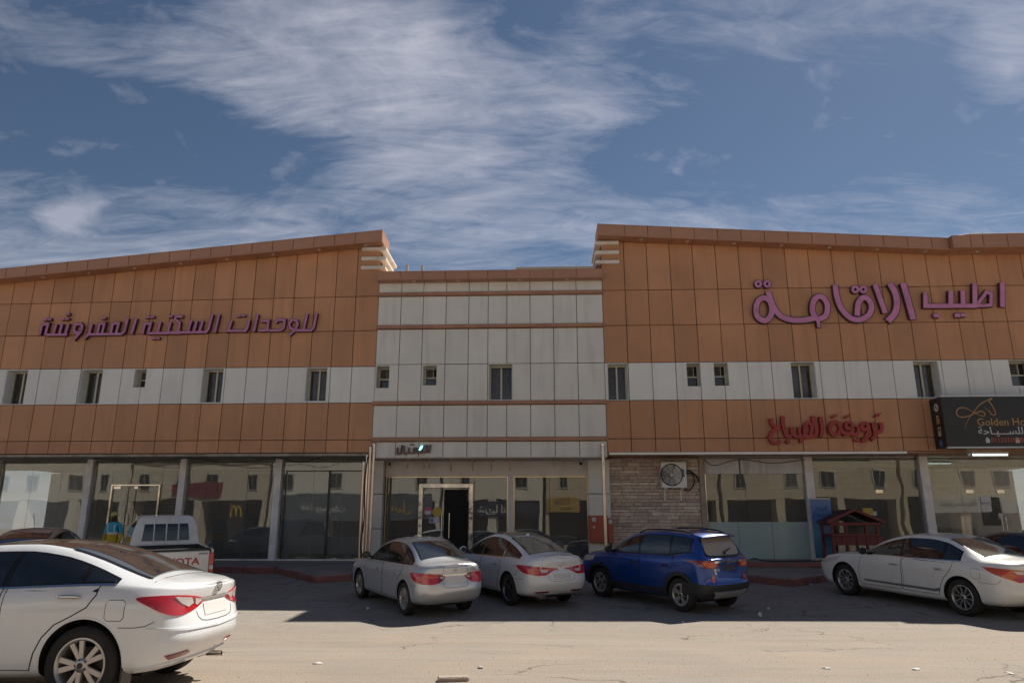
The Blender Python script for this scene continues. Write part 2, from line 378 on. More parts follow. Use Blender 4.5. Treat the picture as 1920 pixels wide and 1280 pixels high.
for x, y in dens:
    pv += [(x, y + .14, gz(x, y + .14) + KERB), (x, 24.0, gz(x, 24) + KERB), (x, 30, gz(x, 24) + KERB)]
for i in range(len(dens) - 1):
    a = 3 * i; pf += [(a, a + 3, a + 4, a + 1), (a + 1, a + 4, a + 5, a + 2)]
pave = kind(mesh_obj('pavement', pv, pf, M_PAVE), 'structure')
rg = random.Random(5)
for (x0, y0), (x1, y1) in zip(dens, dens[1:]):                       # one kerb stone per stretch
    d = Vector((x1 - x0, y1 - y0, 0)); ln = d.length; d.normalize(); nrm = Vector((-d.y, d.x, 0)); g_ = .008
    bm = bmesh.new(); A = Vector((x0, y0, 0)) + d * g_; B = Vector((x1, y1, 0)) - d * g_; j = rg.uniform(-.012, .008)
    def zz(p, t): return Vector((p.x, p.y, gz(p.x, p.y) + t))
    box8(bm, [zz(A, -.1), zz(B, -.1), zz(B + nrm * .16, -.1), zz(A + nrm * .16, -.1), zz(A, KERB + j), zz(B, KERB + j), zz(B + nrm * .16, KERB + j), zz(A + nrm * .16, KERB + j)])
    bmesh.ops.bevel(bm, geom=[e for e in bm.edges if all(v.co.z > gz(v.co.x, v.co.y) + .05 for v in e.verts)], offset=.02, segments=2, affect='EDGES')
    o = bm_obj('kerb_stone', bm, M_KERB, pave); o.data.materials.append(M_KERBP)
    for p in o.data.polygons: p.material_index = 1 if p.normal.z > .7 else 0
# raised threshold in front of the right hand shops, with a red nosing, and the plinth below the left shop glass
def strip_box(name, s0, s1, z0, z1, o0, o1, m_, parent=None): return fbox(name, s0, s1, z0, z1, o0, o1, m_, parent, D=WD)
st = strip_box('door_step', 5.9, 9.3, .4, .715, .02, 1.5, M_PAVE); kind(st, 'structure')
strip_box('step_nosing', 5.9, 9.3, .60, .722, 1.5, 1.54, M_KERB, st)

# ------------------------------------------------------------------ the building
bld = thing('shop_building', 'two storey brown and white panelled building with sloping parapets and glass shop fronts', 'building', tuple(P(-.7, 0)))
bld_inv = Matrix.Translation(-Vector(bld.location))
def to_bld(o):                                  # keep world coordinates while parented to the building's base
    o.matrix_parent_inverse = bld_inv; return o
_fbox, _bm_obj, _mesh_obj, _tube = fbox, bm_obj, mesh_obj, tube
def fb(name, s0, s1, z0, z1, o0, o1, m_, D=FD, bev=0., parent=None):
    o = _fbox(name, s0, s1, z0, z1, o0, o1, m_, parent or bld, D, bev)
    if parent is None: to_bld(o)
    return o
def lin(sa, za, sb, zb): return lambda s: za + (zb - za) * (s - sa) / (sb - sa)
def const(z): return lambda s: z
def split(rects, hole):
    out = []
    for a, b_, c, d in rects:
        h0, h1, v0, v1 = hole
        if h1 <= a or h0 >= b_ or v1 <= c or v0 >= d: out.append((a, b_, c, d)); continue
        if h0 > a: out.append((a, h0, c, d))
        if h1 < b_: out.append((h1, b_, c, d))
        x0, x1 = max(a, h0), min(b_, h1)
        if v0 > c: out.append((x0, x1, c, v0))
        if v1 < d: out.append((x0, x1, v1, d))
    return out
GAP = .009
rgp = random.Random(11)
def panel_row(name, cols, zlo, zhi, m_, holes=(), o0=.0, o1=.045):
    for a, b_ in zip(cols, cols[1:]):
        a_, b2 = a + GAP, b_ - GAP
        rects = [(a_, b2, 0., 1.)]
        for h_ in holes: rects = split(rects, h_)
        rects = [r for r in rects if r[1] - r[0] > .012 and r[3] - r[2] > .012]
        if not rects: continue
        bm = bmesh.new(); jj = rgp.uniform(-.004, .004)
        whole = len(rects) == 1 and rects[0] == (a_, b2, 0., 1.)
        for r in rects:
            def zf(s, v): lo, hi = zlo(s) + GAP, zhi(s) - GAP; return lo + (hi - lo) * v
            fq(bm, r[0], r[1], (zf(r[0], r[2]), zf(r[1], r[2])), (zf(r[0], r[3]), zf(r[1], r[3])), o0, o1 + jj)
        if whole: bmesh.ops.bevel(bm, geom=bm.faces[3].edges[:] if False else [e for e in bm.edges], offset=.006, segments=1, affect='EDGES')
        to_bld(bm_obj(name, bm, m_, bld))
Lc = [-4.25] + [-4.33 - .6655 * k for k in range(1, 25)]; Lc = sorted(Lc)
Rc = [2.85] + [2.88 + .7235 * k - .03 for k in range(1, 25)]
Cc = [-4.25, -3.52, -2.81, -2.08, -1.36, -.75, -.16, .57, 1.30, 2.03, 2.85]
L0, R1 = Lc[0], Rc[-1]
def f_(s_, lo, hi): return (s_, lo, hi)
# window openings: s0, s1, bottom and top as fractions of the band's height, sliding or vent type
LW = [(S(10, 725)[0], S(50, 725)[0], .02, .98, 'slide'), (S(150, 725)[0], S(191, 725)[0], .02, .98, 'slide'), (S(252, 710)[0], S(275, 710)[0], .46, .985, 'vent'),
      (S(378, 725)[0], S(418, 725)[0], .03, .985, 'slide'), (S(573, 725)[0], S(613, 725)[0], .05, .985, 'slide')]
CW = [(S(706, 705)[0], S(731, 705)[0], .38, .975, 'vent'), (S(793, 702)[0], S(820, 702)[0], .44, .975, 'vent'), (S(916, 716)[0], S(962, 716)[0], .06, 1.0, 'slide')]
RW = [(S(1137, 717)[0] + .03, S(1178, 717)[0], .01, .985, 'slide'), (S(1287, 702)[0], S(1314, 702)[0], .35, .985, 'vent'), (S(1338, 702)[0], S(1366, 702)[0], .36, .985, 'vent'),
      (S(1484, 713)[0], S(1530, 713)[0], .02, .985, 'slide'), (S(1714, 710)[0], S(1762, 710)[0], .02, .985, 'slide'), (S(1891, 692)[0], S(1937, 692)[0], .3, .99, 'vent')]
bandL = (const(5.38), lin(-16, 6.53, -4.3, 6.52)); bandC = (const(5.36), const(6.57)); bandR = (const(5.40), const(6.57))
topL = lin(-16.86, 9.46, -4.61, 10.48)
RS = 13.5
topR0 = lin(2.92, 10.58, 14.84, 9.9)
topR = lambda s: topR0(s) if s < RS else topR0(RS)
hl = [h_[:4] for h_ in LW]; hc = [h_[:4] for h_ in CW]; hr = [h_[:4] for h_ in RW]
for zl, zh, m_, nm, ho in ((const(3.86), const(4.245), M_BROWN, 'brown_panel', ()), (const(4.245), bandL[0], M_BROWN, 'brown_panel', ()), (*bandL, M_WHITE, 'white_panel', hl),
                           (bandL[1], lin(-16, 7.62, -4.3, 7.68), M_BROWN, 'brown_panel', ()), (lin(-16, 7.62, -4.3, 7.68), lin(-16, 8.7, -4.3, 8.82), M_BROWN, 'brown_panel', ()), (lin(-16, 8.7, -4.3, 8.82), topL, M_BROWN, 'brown_panel', ())):
    panel_row(nm, Lc, zl, zh, m_, ho)
for zl, zh, m_, nm, ho in ((const(3.84), const(4.24), M_BROWN, 'brown_panel', ()), (const(4.24), bandR[0], M_BROWN, 'brown_panel', ()), (*bandR, M_WHITE, 'white_panel', hr),
                           (bandR[1], const(7.76), M_BROWN, 'brown_panel', ()), (const(7.76), const(8.91), M_BROWN, 'brown_panel', ()), (const(8.91), topR, M_BROWN, 'brown_panel', ())):
    panel_row(nm, Rc, zl, zh, m_, ho)
for zl, zh, ho in ((3.70, 4.18, ()), (4.30, 5.29, ()), (5.41, 6.57, hc), (6.57, 7.70, ()), (7.83, 8.78, ()), (8.90, 9.28, ())):
    if ho: ho = [(a, b_, (5.36 + 1.21 * c - 5.41) / 1.16, (5.36 + 1.21 * d - 5.41) / 1.16) for a, b_, c, d in ho]
    panel_row('centre_panel', Cc, const(zl), const(zh), M_CREAM, ho, .0, .075)
# backing wall behind the panels (seen only in the open joints), with the window holes left open
def backing(sa, sb, band, holes, zbot, ztop):
    bm = bmesh.new()
    def zf(s, v): return band[0](s) + (band[1](s) - band[0](s)) * v
    fq(bm, sa, sb, (zbot, zbot), (band[0](sa), band[0](sb)), -.32, -.002)
    rects = [(sa, sb, 0., 1.)]
    for h_ in holes: rects = split(rects, h_)
    for r in rects: fq(bm, r[0], r[1], (zf(r[0], r[2]), zf(r[1], r[2])), (zf(r[0], r[3]), zf(r[1], r[3])), -.32, -.002)
    fq(bm, sa, sb, (band[1](sa), band[1](sb)), (ztop(sa), ztop(sb)), -.32, -.002)
    to_bld(bm_obj('backing_wall', bm, M_JOINT, bld))
backing(L0, -4.25, bandL, hl, 3.83, lambda s: topL(s) + .2)
backing(-4.25, 2.85, bandC, hc, 3.70, const(9.4))
backing(2.85, RS, bandR, hr, 3.83, lambda s: topR(s) + .2); backing(RS, R1, bandR, hr, 3.83, lambda s: topR(s) + .2)
def window(s0, s1, v0, v1, typ, band, proud):
    sm = (s0 + s1) / 2; H_ = band[1](sm) - band[0](sm); z0, z1 = band[0](sm) + H_ * v0, band[0](sm) + H_ * v1
    bm = bmesh.new(); t = .014
    for a, b_, c, d in ((s0, s0 + t, z0, z1), (s1 - t, s1, z0, z1), (s0 + t, s1 - t, z0, z0 + t), (s0 + t, s1 - t, z1 - t, z1)):
        fq(bm, a, b_, c, d, -.42, proud - .012)
    wn = to_bld(bm_obj('window', bm, M_WHITE if typ == 'slide' else M_CREAM, bld))
    a, b_, c, d = s0 + t, s1 - t, z0 + t, z1 - t; o = -.34; fw = .042
    bm = bmesh.new()
    for q in ((a, a + fw, c, d), (b_ - fw, b_, c, d), (a + fw, b_ - fw, c, c + fw), (a + fw, b_ - fw, d - fw, d)): fq(bm, *q, o, o + .06)
    if typ == 'slide':
        fq(bm, sm - .025, sm + .025, c + fw, d - fw, o + .005, o + .07)
        if sm < -3: pass
    else:
        mz = c + (d - c) * .48; fq(bm, a + fw, b_ - fw, mz - .02, mz + .02, o, o + .07); fq(bm, a + (b_ - a) * .62, a + (b_ - a) * .66, mz, d - fw, o, o + .06)
    bm_obj('frame', bm, M_ALU, wn)
    bm = bmesh.new(); fq(bm, a + .03, b_ - .03, c + .03, (d - .03) if typ == 'slide' else (c + (d - c) * .48), o + .012, o + .018); bm_obj('pane', bm, M_GLASSU, wn)
    if typ == 'slide':                           # gathered curtain behind the panes
        vv = []; ff = []; n = 44; rr = random.Random(int(s0 * 97))
        ph = rr.random() * 6
        lo_ = rr.choice((0., 0., .12, .3)); hi_ = rr.choice((1., 1., .85))
        for i in range(n + 1):
            s_ = a + (b_ - a) * (lo_ + (hi_ - lo_) * i / n); of = -.47 + .018 * math.sin(i * 1.25 + ph) + .009 * math.sin(i * 3.1 + ph)
            vv += [P(s_, c, of), P(s_, d, of)]
            if i: k = 2 * i; ff.append((k - 2, k, k + 1, k - 1))
        mesh_obj('curtain', vv, ff, M_CURT, wn, smooth=True)
    else:
        bm = bmesh.new(); mz = c + (d - c) * .48
        for k in range(4):
            zz_ = mz + .05 + k * (d - mz - .08) / 4; fq(bm, a + fw, a + (b_ - a) * .62, zz_, zz_ + .03, o + .0, o + .05)
        bm_obj('vent_slats', bm, mat('dark louvre', (.16, .14, .12), .6), wn)
for w_ in LW: window(*w_, bandL, .045)
for w_ in CW: window(*w_, bandC, .075)
for w_ in RW: window(*w_, bandR, .045)
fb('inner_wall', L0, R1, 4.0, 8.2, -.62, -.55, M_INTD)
# storey mass, roof slab and back
fb('storey_mass', L0, R1, 3.95, 8.25, -16, -.63, M_CONC)
fb('back_wall', L0, R1, 0., 3.9, -9.2, -9, M_INT)
# brown rails across the centre block
for z in (4.24, 5.35, 7.765, 8.84):
    fb('sill_rail', -4.27, 2.87, z - .055, z + .055, .0, .17, M_SILL, bev=.012)
# sloping parapet cornices: core, fascia panels, soffit, drip strip, downlights
def cornice(cols, zb, zt, ov, tag_):
    bm = bmesh.new(); fq(bm, cols[0], cols[-1], (zb(cols[0]) + .012, zb(cols[-1]) + .012), (zt(cols[0]) - .012, zt(cols[-1]) - .012), -.55, ov - .022)
    to_bld(bm_obj('cornice', bm, M_SILL, bld))
    for a, b_ in zip(cols, cols[1:]):
        bm = bmesh.new(); fq(bm, a + GAP, b_ - GAP, (zb(a) + .03, zb(b_) + .03), (zt(a), zt(b_)), ov - .02, ov + .012); bmesh.ops.bevel(bm, geom=bm.edges[:], offset=.005, segments=1, affect='EDGES')
        to_bld(bm_obj('fascia_panel', bm, M_FASCIA, bld))
        bm = bmesh.new(); fq(bm, a + .004, b_ - .004, (zb(a) - .008, zb(b_) - .008), (zb(a) + .01, zb(b_) + .01), .05, ov - .004)
        to_bld(bm_obj('soffit_panel', bm, M_SILL, bld))
    bm = bmesh.new(); fq(bm, cols[0], cols[-1], (zb(cols[0]) - .012, zb(cols[-1]) - .012), (zb(cols[0]) + .026, zb(cols[-1]) + .026), ov, ov + .03); to_bld(bm_obj('drip_strip', bm, M_FASCIA, bld))
    bm = bmesh.new(); fq(bm, cols[0], cols[-1], (zt(cols[0]) + .001, zt(cols[-1]) + .001), (zt(cols[0]) + .025, zt(cols[-1]) + .025), -.57, ov + .016); to_bld(bm_obj('coping', bm, M_FASCIA, bld))
M_LAMP = mat('unlit downlight glass', (.5, .46, .4), .3)
def downlight(s, z, o):
    bm = lathe([(.001, -.02), (.04, -.02), (.055, -.015), (.06, 0)], 16, 'Z'); bmesh.ops.translate(bm, verts=bm.verts[:], vec=P(s, z, o)); to_bld(bm_obj('downlight', bm, M_LAMP, bld))
zbL, ztL = lin(-16.48, 9.41, -4.15, 10.51), lin(-16.53, 9.73, -4.12, 10.87)
cornice([c + (.12 if i == len(Lc) - 1 else 0) for i, c in enumerate(Lc)], zbL, ztL, .5, 'L')
zbR, ztR = lin(2.88, 10.59, 13.37, 9.94), lin(2.81, 10.95, 13.59, 10.29)
R_a = [2.73] + [c for c in Rc[1:] if c < RS] + [RS]
cornice(R_a, zbR, ztR, .5, 'R')
R_b = [RS + .003, 14.05] + [c for c in Rc if c > 14.3]
cornice(R_b, lambda s: 9.93, lambda s: 10.30 + min(.08, .14 * (s - RS)), .68, 'R2')
cornice([-4.245] + Cc[1:-1] + [2.845], const(9.235), const(9.49), .40, 'C')
for k in range(10): s_ = -18.2 + 1.5 * k; downlight(s_, zbL(s_) - .008, .3)
for k in range(7): s_ = 4.1 + 1.46 * k; downlight(s_, zbR(s_) - .008, .3)
for s_ in (14.4, 16.0, 17.6): downlight(s_, 9.92, .35)
for s_ in (-3.1, -1.7, .25, 1.75): downlight(s_, 9.227, .24)
# returns of the two wings above the centre block, with three white fins wrapped round each corner
fb('parapet_return', -4.5, -4.262, 8.6, 10.46, -2.2, -.33, M_BROWN); fb('parapet_return', 2.862, 3.1, 8.6, 10.52, -2.2, -.33, M_BROWN)
for y in (467.5, 485.5, 502.5):
    z = S(704, y, .1)[1]; fb('fin', -4.86, -4.06, z - .058, z + .058, -1.6, .17, M_FIN, bev=.012)
for y in (456, 474, 492):
    z = S(1142, y, .1)[1]; fb('fin', 2.66, 3.42, z - .058, z + .058, -1.6, .17, M_FIN, bev=.012)
# on the centre roof
z = S(1040, 500, -3.)[1]; fb('roof_parapet', S(967, 500, -3)[0], 3.6, 8.2, z, -3.3, -3., mat('cream render', (.5, .44, .36), .9, var=.06))
for px, py in ((763, 497), (792, 499)):
    s_, z = S(px, py, -2.2); to_bld(tube('vent_pipe', [P(s_, 8.2, -2.2), P(s_, z, -2.2)], .055, mat('weathered pipe', (.5, .47, .42), .7), bld))
fb('centre_roof', -4.25, 2.85, 8.2, 8.3, -16, -.35, M_CONC)

# ------------------------------------------------------------------ shop fronts on the recessed plane
FL, CE = .70, 3.79
fb('soffit', L0, -4.25, CE, CE + .05, -1.25, .0, M_CONC); fb('soffit', -4.25, 2.85, 3.69, 3.74, -1.25, .03, M_PLASTER); fb('soffit', 2.85, R1, CE, CE + .05, -1.25, .0, M_SILL)
fb('trim_strip', 2.9, 11.6, 3.765, 3.835, .0, .075, mat('aluminium trim', (.62, .62, .62), .35, metal=.6)); fb('edge_beam', L0, -4.3, 3.77, 3.858, -.12, -.01, M_CONC)
for k in range(5): downlight(3.9 + 1.75 * k, CE, -.5)
fb('floor_slab', L0, R1, .2, FL - .02, -9, -1.0, M_TILE)
bm = bmesh.new()
for s_ in (-13.56, -10.5, -7.42, -4.42, 2.7, 5.9, 9.16, 12.65): fq(bm, s_ - .06, s_ + .06, .2, CE, -9, -1.5)
to_bld(bm_obj('partition_walls', bm, M_INT, bld))
def pier(s0, s1, m_=M_PIER, o1=.16): return fb('pier', s0, s1, .45, CE, -.2, o1, m_, WD, .01)
for a, b_ in ((-19.8, -19.58), (-16.77, -16.57), (-13.66, -13.46), (-10.61, -10.40), (-7.53, -7.31), (9.04, 9.29), (12.52, 12.78), (15.9, 16.15)): pier(a, b_)
fb('plinth', L0, -4.6, .35, FL + .02, -.2, .06, M_PIER, WD)
fb('plinth', 5.98, R1, .35, FL + .0, -.2, .01, M_KERBP, WD)
def glazing(a, b_, z0, z1, n=3, m_=M_GLASS, joints=None, frame=M_STEEL, bulk=True):
    """one bay of frameless glass: steel channel, panes butted with thin gaps"""
    bm = bmesh.new(); t = .03
    for q in ((a, b_, z0, z0 + t), (a, b_, z1 - t, z1), (a, a + t, z0 + t, z1 - t), (b_ - t, b_, z0 + t, z1 - t)): fq(bm, *q, -.03, .03, WD)
    sf = to_bld(bm_obj('shop_front', bm, frame, bld))
    js = [a + t] + (joints if joints is not None else [a + t + (b_ - a - 2 * t) * k / n for k in range(1, n)]) + [b_ - t]
    for p, q in zip(js, js[1:]):
        bm = bmesh.new(); fq(bm, p + .005, q - .005, z0 + t + .003, z1 - t - .003, -.006, .006, WD); bm_obj('glass_pane', bm, m_, sf)
    if bulk: fb('bulkhead', a, b_, z1 - .34, z1 - .02, -.10, -.04, M_PIER, WD)
    return sf
glazing(-19.58, -16.77, FL, CE); glazing(-16.57, -13.66, FL, CE, joints=[W(60, 900)[0], W(115, 900)[0]])
b2 = glazing(-13.46, -10.61, FL, CE, joints=[W(213, 900)[0] - .03, W(303, 900)[0] + .03])
glazing(-10.40, -7.53, FL, CE, joints=[W(410, 900)[0], W(465, 900)[0]]); b4 = glazing(-7.31, -4.62, FL, CE, joints=[W(589, 900)[0], W(645, 900)[0]])
# dark framed inner screen of the fourth bay
bm = bmesh.new(); a, b_ = -7.2, -4.7
for q in ((a, a + .03, FL + .05, 3.42), (a + 1.38, a + 1.45, FL + .05, 3.42), (a + .03, b_, 3.39, 3.42), (a, a + 1.4, FL + .02, FL + .05)): fq(bm, *q, .008, .03, WD)
to_bld(bm_obj('screen_frame', bm, M_DARK, bld)); fb('pale_blind', -7.2, -4.66, FL, 3.4, -.2, -.16, mat('grey roller blind', (.42, .43, .42), .9, var=.05), WD)
# stainless frame and double glass door in the second bay, shutter slats behind it
def door_frame(s0, s1, z1, wd, m_, dp=.07):
    bm = bmesh.new()
    for q in ((s0, s0 + wd, FL, z1), (s1 - wd, s1, FL, z1), (s0 + wd, s1 - wd, z1 - wd, z1)): fq(bm, *q, -.05, dp, WD)
    bmesh.ops.bevel(bm, geom=bm.edges[:], offset=.006, segments=1, affect='EDGES')
    return to_bld(bm_obj('door_frame', bm, m_, bld))
s0, s1 = W(211, 908)[0], W(303, 908)[0]; df = door_frame(s0, s1, 3.0, .05, M_STEEL)
sm = (s0 + s1) / 2
bm = bmesh.new(); fq(bm, sm - .006, sm + .006, FL, 2.95, .0, .02, WD); bm_obj('door_gap', bm, M_DARK, df)
for d_ in (-.16, .16):
    hb = P(sm + d_, 1.75, .0, WD); tube('handle', [hb, hb + EN * .07, hb + EN * .07 + Vector((0, 0, .32)), hb + Vector((0, 0, .32))], .016, M_STEEL, df)
for q in ((s0 + .07, s0 + .3), (sm - .06, sm + .06)):
    bm = bmesh.new(); fq(bm, q[0], q[1], 2.86, 2.94, .008, .03, WD); bm_obj('hinge_plate', bm, M_STEEL, df)
sh = fb('roller_shutter', s0 - .2, s1 + .2, FL, 3.3, -.95, -.9, mat('grey shutter', (.12, .118, .11), .5, metal=.3), WD)
for k in range(22):
    bm = bmesh.new(); z = FL + .06 + k * .115; fq(bm, s0 - .18, s1 + .18, z, z + .085, -.9, -.87, WD); bmesh.ops.bevel(bm, geom=bm.edges[:], offset=.012, segments=1, affect='EDGES'); bm_obj('slat', bm, MATS['grey shutter'], sh)
# centre entrance: plaster beam, cream piers with a joint, glass, polished frame, the open leaf's darkness painted as a slab
fb('beam', -4.0, 2.36, 3.225, 3.70, -.2, .05, M_PLASTER, WD)
for a, b_, o1 in ((-4.42, -4.02, .32), (2.36, 3.03, .3)):
    for zl, zh in ((.5, 1.62), (1.64, 2.66), (2.68, 3.72)): fb('pier_panel', a, b_, zl, zh, -.2, o1, M_CREAM, WD, .006)
fb('pier', -.13, .05, .5, 3.225, -.1, .06, M_PLASTER, WD)
fb('plinth', -4.0, 2.36, .45, FL, -.2, .06, M_CREAM, WD)
s0, s1 = W(787, 908)[0], W(888, 908)[0]
glazing(-3.98, -.13, FL, 3.22, joints=[s0 - .02, s1 + .02], bulk=False, frame=mat('gold steel channel', (.55, .44, .28), .25, metal=1))
glazing(.05, 2.36, FL, 3.22, joints=[W(1030, 900)[0]], bulk=False, frame=MATS['gold steel channel'])
df = door_frame(s0, s1, 2.99, .125, mat('smoky steel', (.5, .46, .42), .16, metal=1, rvar=.1, bump=.35, bscale=4), .14)
fb('door_dark_slab', s1 - .92, s1 - .17, FL, 2.82, -.04, .008, mat('painted doorway dark', (.012, .01, .009), .9), WD)  # solid slab, its black colour stands for the unlit room inside
mat('pink sticker', (.5, .12, .2), .5); mat('paper sticker', (.6, .6, .6), .6); mat('yellow sticker', (.55, .38, .06), .5); mat('blue sticker', (.1, .22, .4), .5)
def disc(name, px, py, r, m_, parent, off=.02):
    s_, z = W(px, py); c = P(s_, z, off, WD); n = 22
    vs_ = [c + EX * (math.cos(2 * math.pi * k / n) * r) + Vector((0, 0, math.sin(2 * math.pi * k / n) * r)) for k in range(n)]
    vs2 = [v + EN * .003 for v in vs_]
    return mesh_obj(name, vs_ + vs2, [tuple(range(n))[::-1], tuple(range(n, 2 * n))] + [(k, (k + 1) % n, n + (k + 1) % n, n + k) for k in range(n)], m_, parent)
disc('sticker', 802.5, 957.5, .125, MATS['pink sticker'], df); bm = bmesh.new(); s_, z = W(802.5, 959); fq(bm, s_ - .1, s_ + .1, z - .08, z + .035, .024, .027, WD); bm_obj('sticker', bm, MATS['paper sticker'], df)
disc('sticker', 819.7, 959, .15, MATS['yellow sticker'], df)
s_, z = W(814, 975); bm = bmesh.new(); fq(bm, s_ - .15, s_ + .15, z - .085, z + .085, .02, .024, WD); bm_obj('sticker', bm, MATS['paper sticker'], df)
bm = bmesh.new(); fq(bm, s_ - .13, s_ - .02, z - .065, z + .065, .025, .028, WD); bm_obj('sticker', bm, MATS['blue sticker'], df)
for px in (829, 843):
    s_ = W(px, 970)[0]; hb = P(s_, 1.35, .0, WD); tube('handle', [hb, hb + EN * .09, hb + EN * .09 + Vector((0, 0, .75)), hb + Vector((0, 0, .75))], .018, M_STEEL, df)
# dark interior of the entrance: counter and back wall
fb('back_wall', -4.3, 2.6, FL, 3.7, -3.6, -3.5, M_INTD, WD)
# hanging bars under the canopy
for px in (761, 802, 843, 885, 920, 955):
    s_ = S(px, 866)[0]; fb('hanger', s_ - .02, s_ + .02, 3.33 if px > 830 else 3.42, 3.70, -.35, -.31, M_SILL)
# stone clad wall: every stone is a piece of its own on a mortar bed
sw0, sw1, sz0, sz1 = 3.05, 5.82, .60, 3.78
mor = fb('stone_wall', sw0, sw1, .4, sz1, -.2, .012, mat('stone mortar', (.36, .31, .26), .95, var=.1), WD)
STM = [mat('stone %d' % i, c, .9, var=.16, vscale=9, bump=.7, bscale=25, objvar=.12) for i, c in enumerate(((.64, .52, .43), (.72, .61, .51), (.54, .43, .36), (.66, .52, .41)))]
rs = random.Random(21); z = sz0; row = 0; nst = 0
while z < sz1 - .02:
    hh = rs.choice((.075, .09, .10, .115)); hh = min(hh, sz1 - z); s_ = sw0 - rs.random() * .3
    while s_ < sw1:
        ln = rs.uniform(.26, .68); a, b_ = max(sw0, s_), min(sw1, s_ + ln)
        if b_ - a > .05:
            bm = bmesh.new(); o1 = .03 + rs.random() * .035; g_ = .006
            v, f__ = fq(bm, a + g_, b_ - g_, (z + g_, z + g_ + rs.uniform(-.006, .01)), (z + hh - g_ + rs.uniform(-.01, .005), z + hh - g_), 0., o1, WD)
            bmesh.ops.bevel(bm, geom=bm.edges[:], offset=.009, segments=1, affect='EDGES')
            for v in bm.verts: v.co += EN * rs.uniform(-.006, .006)
            bm_obj('stone', bm, rs.choice(STM), mor); nst += 1
        s_ += ln
    z += hh; row += 1
# right hand shops
M_BOARD = mat('dirty white lintel board', (.66, .66, .67), .8, var=.1, stain=.5, stain_col=(.25, .2, .16), streak=True)
pier(5.82, 5.99, mat('beige side pier', (.42, .35, .28), .8, var=.1, stain=.4), .1)
zf = W(1330, 978)[1]
sf = glazing(5.99, 9.04, FL, CE, joints=[W(1400, 950)[0]], bulk=False)
for a, b_ in ((6.0, W(1385, 880)[0] - .01), (W(1387, 880)[0] + .01, 9.0)):
    bm = bmesh.new(); fq(bm, a, b_, W(1400, 888)[1], 3.74, .03, .075, WD); bmesh.ops.bevel(bm, geom=bm.edges[:], offset=.006, segments=1, affect='EDGES'); to_bld(bm_obj('lintel_board', bm, M_BOARD, bld))
for a, b_ in ((6.03, W(1381, 950)[0]), (W(1381, 950)[0] + .012, W(1443, 950)[0]), (W(1443, 950)[0] + .012, 9.02)):
    bm = bmesh.new(); fq(bm, a, b_, FL + .04, zf, .012, .022, WD); bm_obj('frosted_pane', bm, M_FROST, sf)
a, b_ = W(1443, 900)[0], W(1507, 900)[0]; fb('menu_board', a, b_, W(1470, 915)[1], W(1470, 886)[1], -.12, -.08, mat('cream board', (.55, .5, .38), .7), WD)
glazing(9.29, 12.52, FL, CE, joints=[W(1645, 950)[0]], bulk=True); glazing(12.78, 15.9, FL, CE, joints=[W(1806, 950)[0], W(1872, 950)[0]]); glazing(16.15, R1, FL, CE)
fb('wall_poster', W(1868, 950)[0], W(1905, 950)[0], W(1890, 985)[1], W(1890, 930)[1], -.8, -.75, mat('black poster', (.015, .015, .015), .4), WD)
for px, py, ww, hh in ((1848, 936, .15, .13), (1849, 950, .15, .13), (1876, 967, .06, .08), (1627, 959, .15, .11), (1640, 962, .06, .06)):
    s_, z = W(px, py); fb('paper_notice', s_ - ww, s_ + ww, z - hh, z + hh, .008, .012, MATS['yellow sticker'] if px == 1627 else MATS['paper sticker'], WD)
for px, py in ((1648, 921), (1817, 921), (1875, 921)):
    s_, z = W(px, py); fb('patch_fitting', s_ - .11, s_ + .11, z - .05, z + .05, -.02, .03, M_STEEL, WD)
for px in (1876, 1884):
    s_ = W(px, 980)[0]; z = W(px, 985)[1]; hb = P(s_, z - .2, .0, WD); to_bld(tube('handle', [hb, hb + EN * .08, hb + EN * .08 + Vector((0, 0, .45)), hb + Vector((0, 0, .45))], .018, M_STEEL, bld))
for s_ in (8.2, 12.0, 14.6): fb('counter', s_ - .9, s_ + .8, FL, 1.65, -3, -2.4, M_INT, WD)
# ------------------------------------------------------------------ vehicles
bm_obj, mesh_obj, tube = _bm_obj, _mesh_obj, _tube
def paint(name, col, metal=0., rough=.35, dust=.12, dustc=(.45, .38, .3)):
    m_ = mat(name, col, rough, metal=metal, coat=1., stain=dust, stain_col=dustc); return m_
P_WHITE = paint('pearl white paint', (.80, .82, .84)); P_CREAM = paint('creamy white paint', (.82, .82, .78)); P_SILVER = paint('silver paint', (.60, .62, .65), .55, .36, .1, (.42, .38, .33))
P_BLUE = paint('metallic blue paint', (.008, .06, .31), .4, .3, .06); P_GREY = paint('dark grey paint', (.10, .105, .115), .5, .35, .15); P_BROWN = paint('taupe grey paint', (.27, .265, .26), .4, .4, .2)
G_CAR = mat('tinted car glass', (.012, .014, .016), .03, spec=.75, coat=.6)
G_REAR = mat('grey tinted rear glass', (.035, .04, .042), .04, spec=.9, coat=.8)
G_ROOF = mat('dark panoramic roof', (.045, .03, .022), .12, spec=.6, coat=.6, stain=.35, stain_col=(.16, .11, .07))
C_BLACK = mat('gloss black trim', (.012, .012, .013), .25); C_CLAD = mat('black plastic cladding', (.028, .028, .03), .6, var=.1); C_CHROME = mat('chrome', (.75, .74, .72), .1, metal=1)
C_RED = mat('red tail lamp', (.5, .02, .025), .12, coat=1., spec=.6); C_REDD = mat('deep red lamp', (.2, .01, .012), .12, coat=1.); C_ORANGE = mat('orange tail lamp', (.6, .09, .02), .12, coat=1.); C_CLEAR = mat('clear lamp lens', (.62, .58, .55), .15, coat=1.)
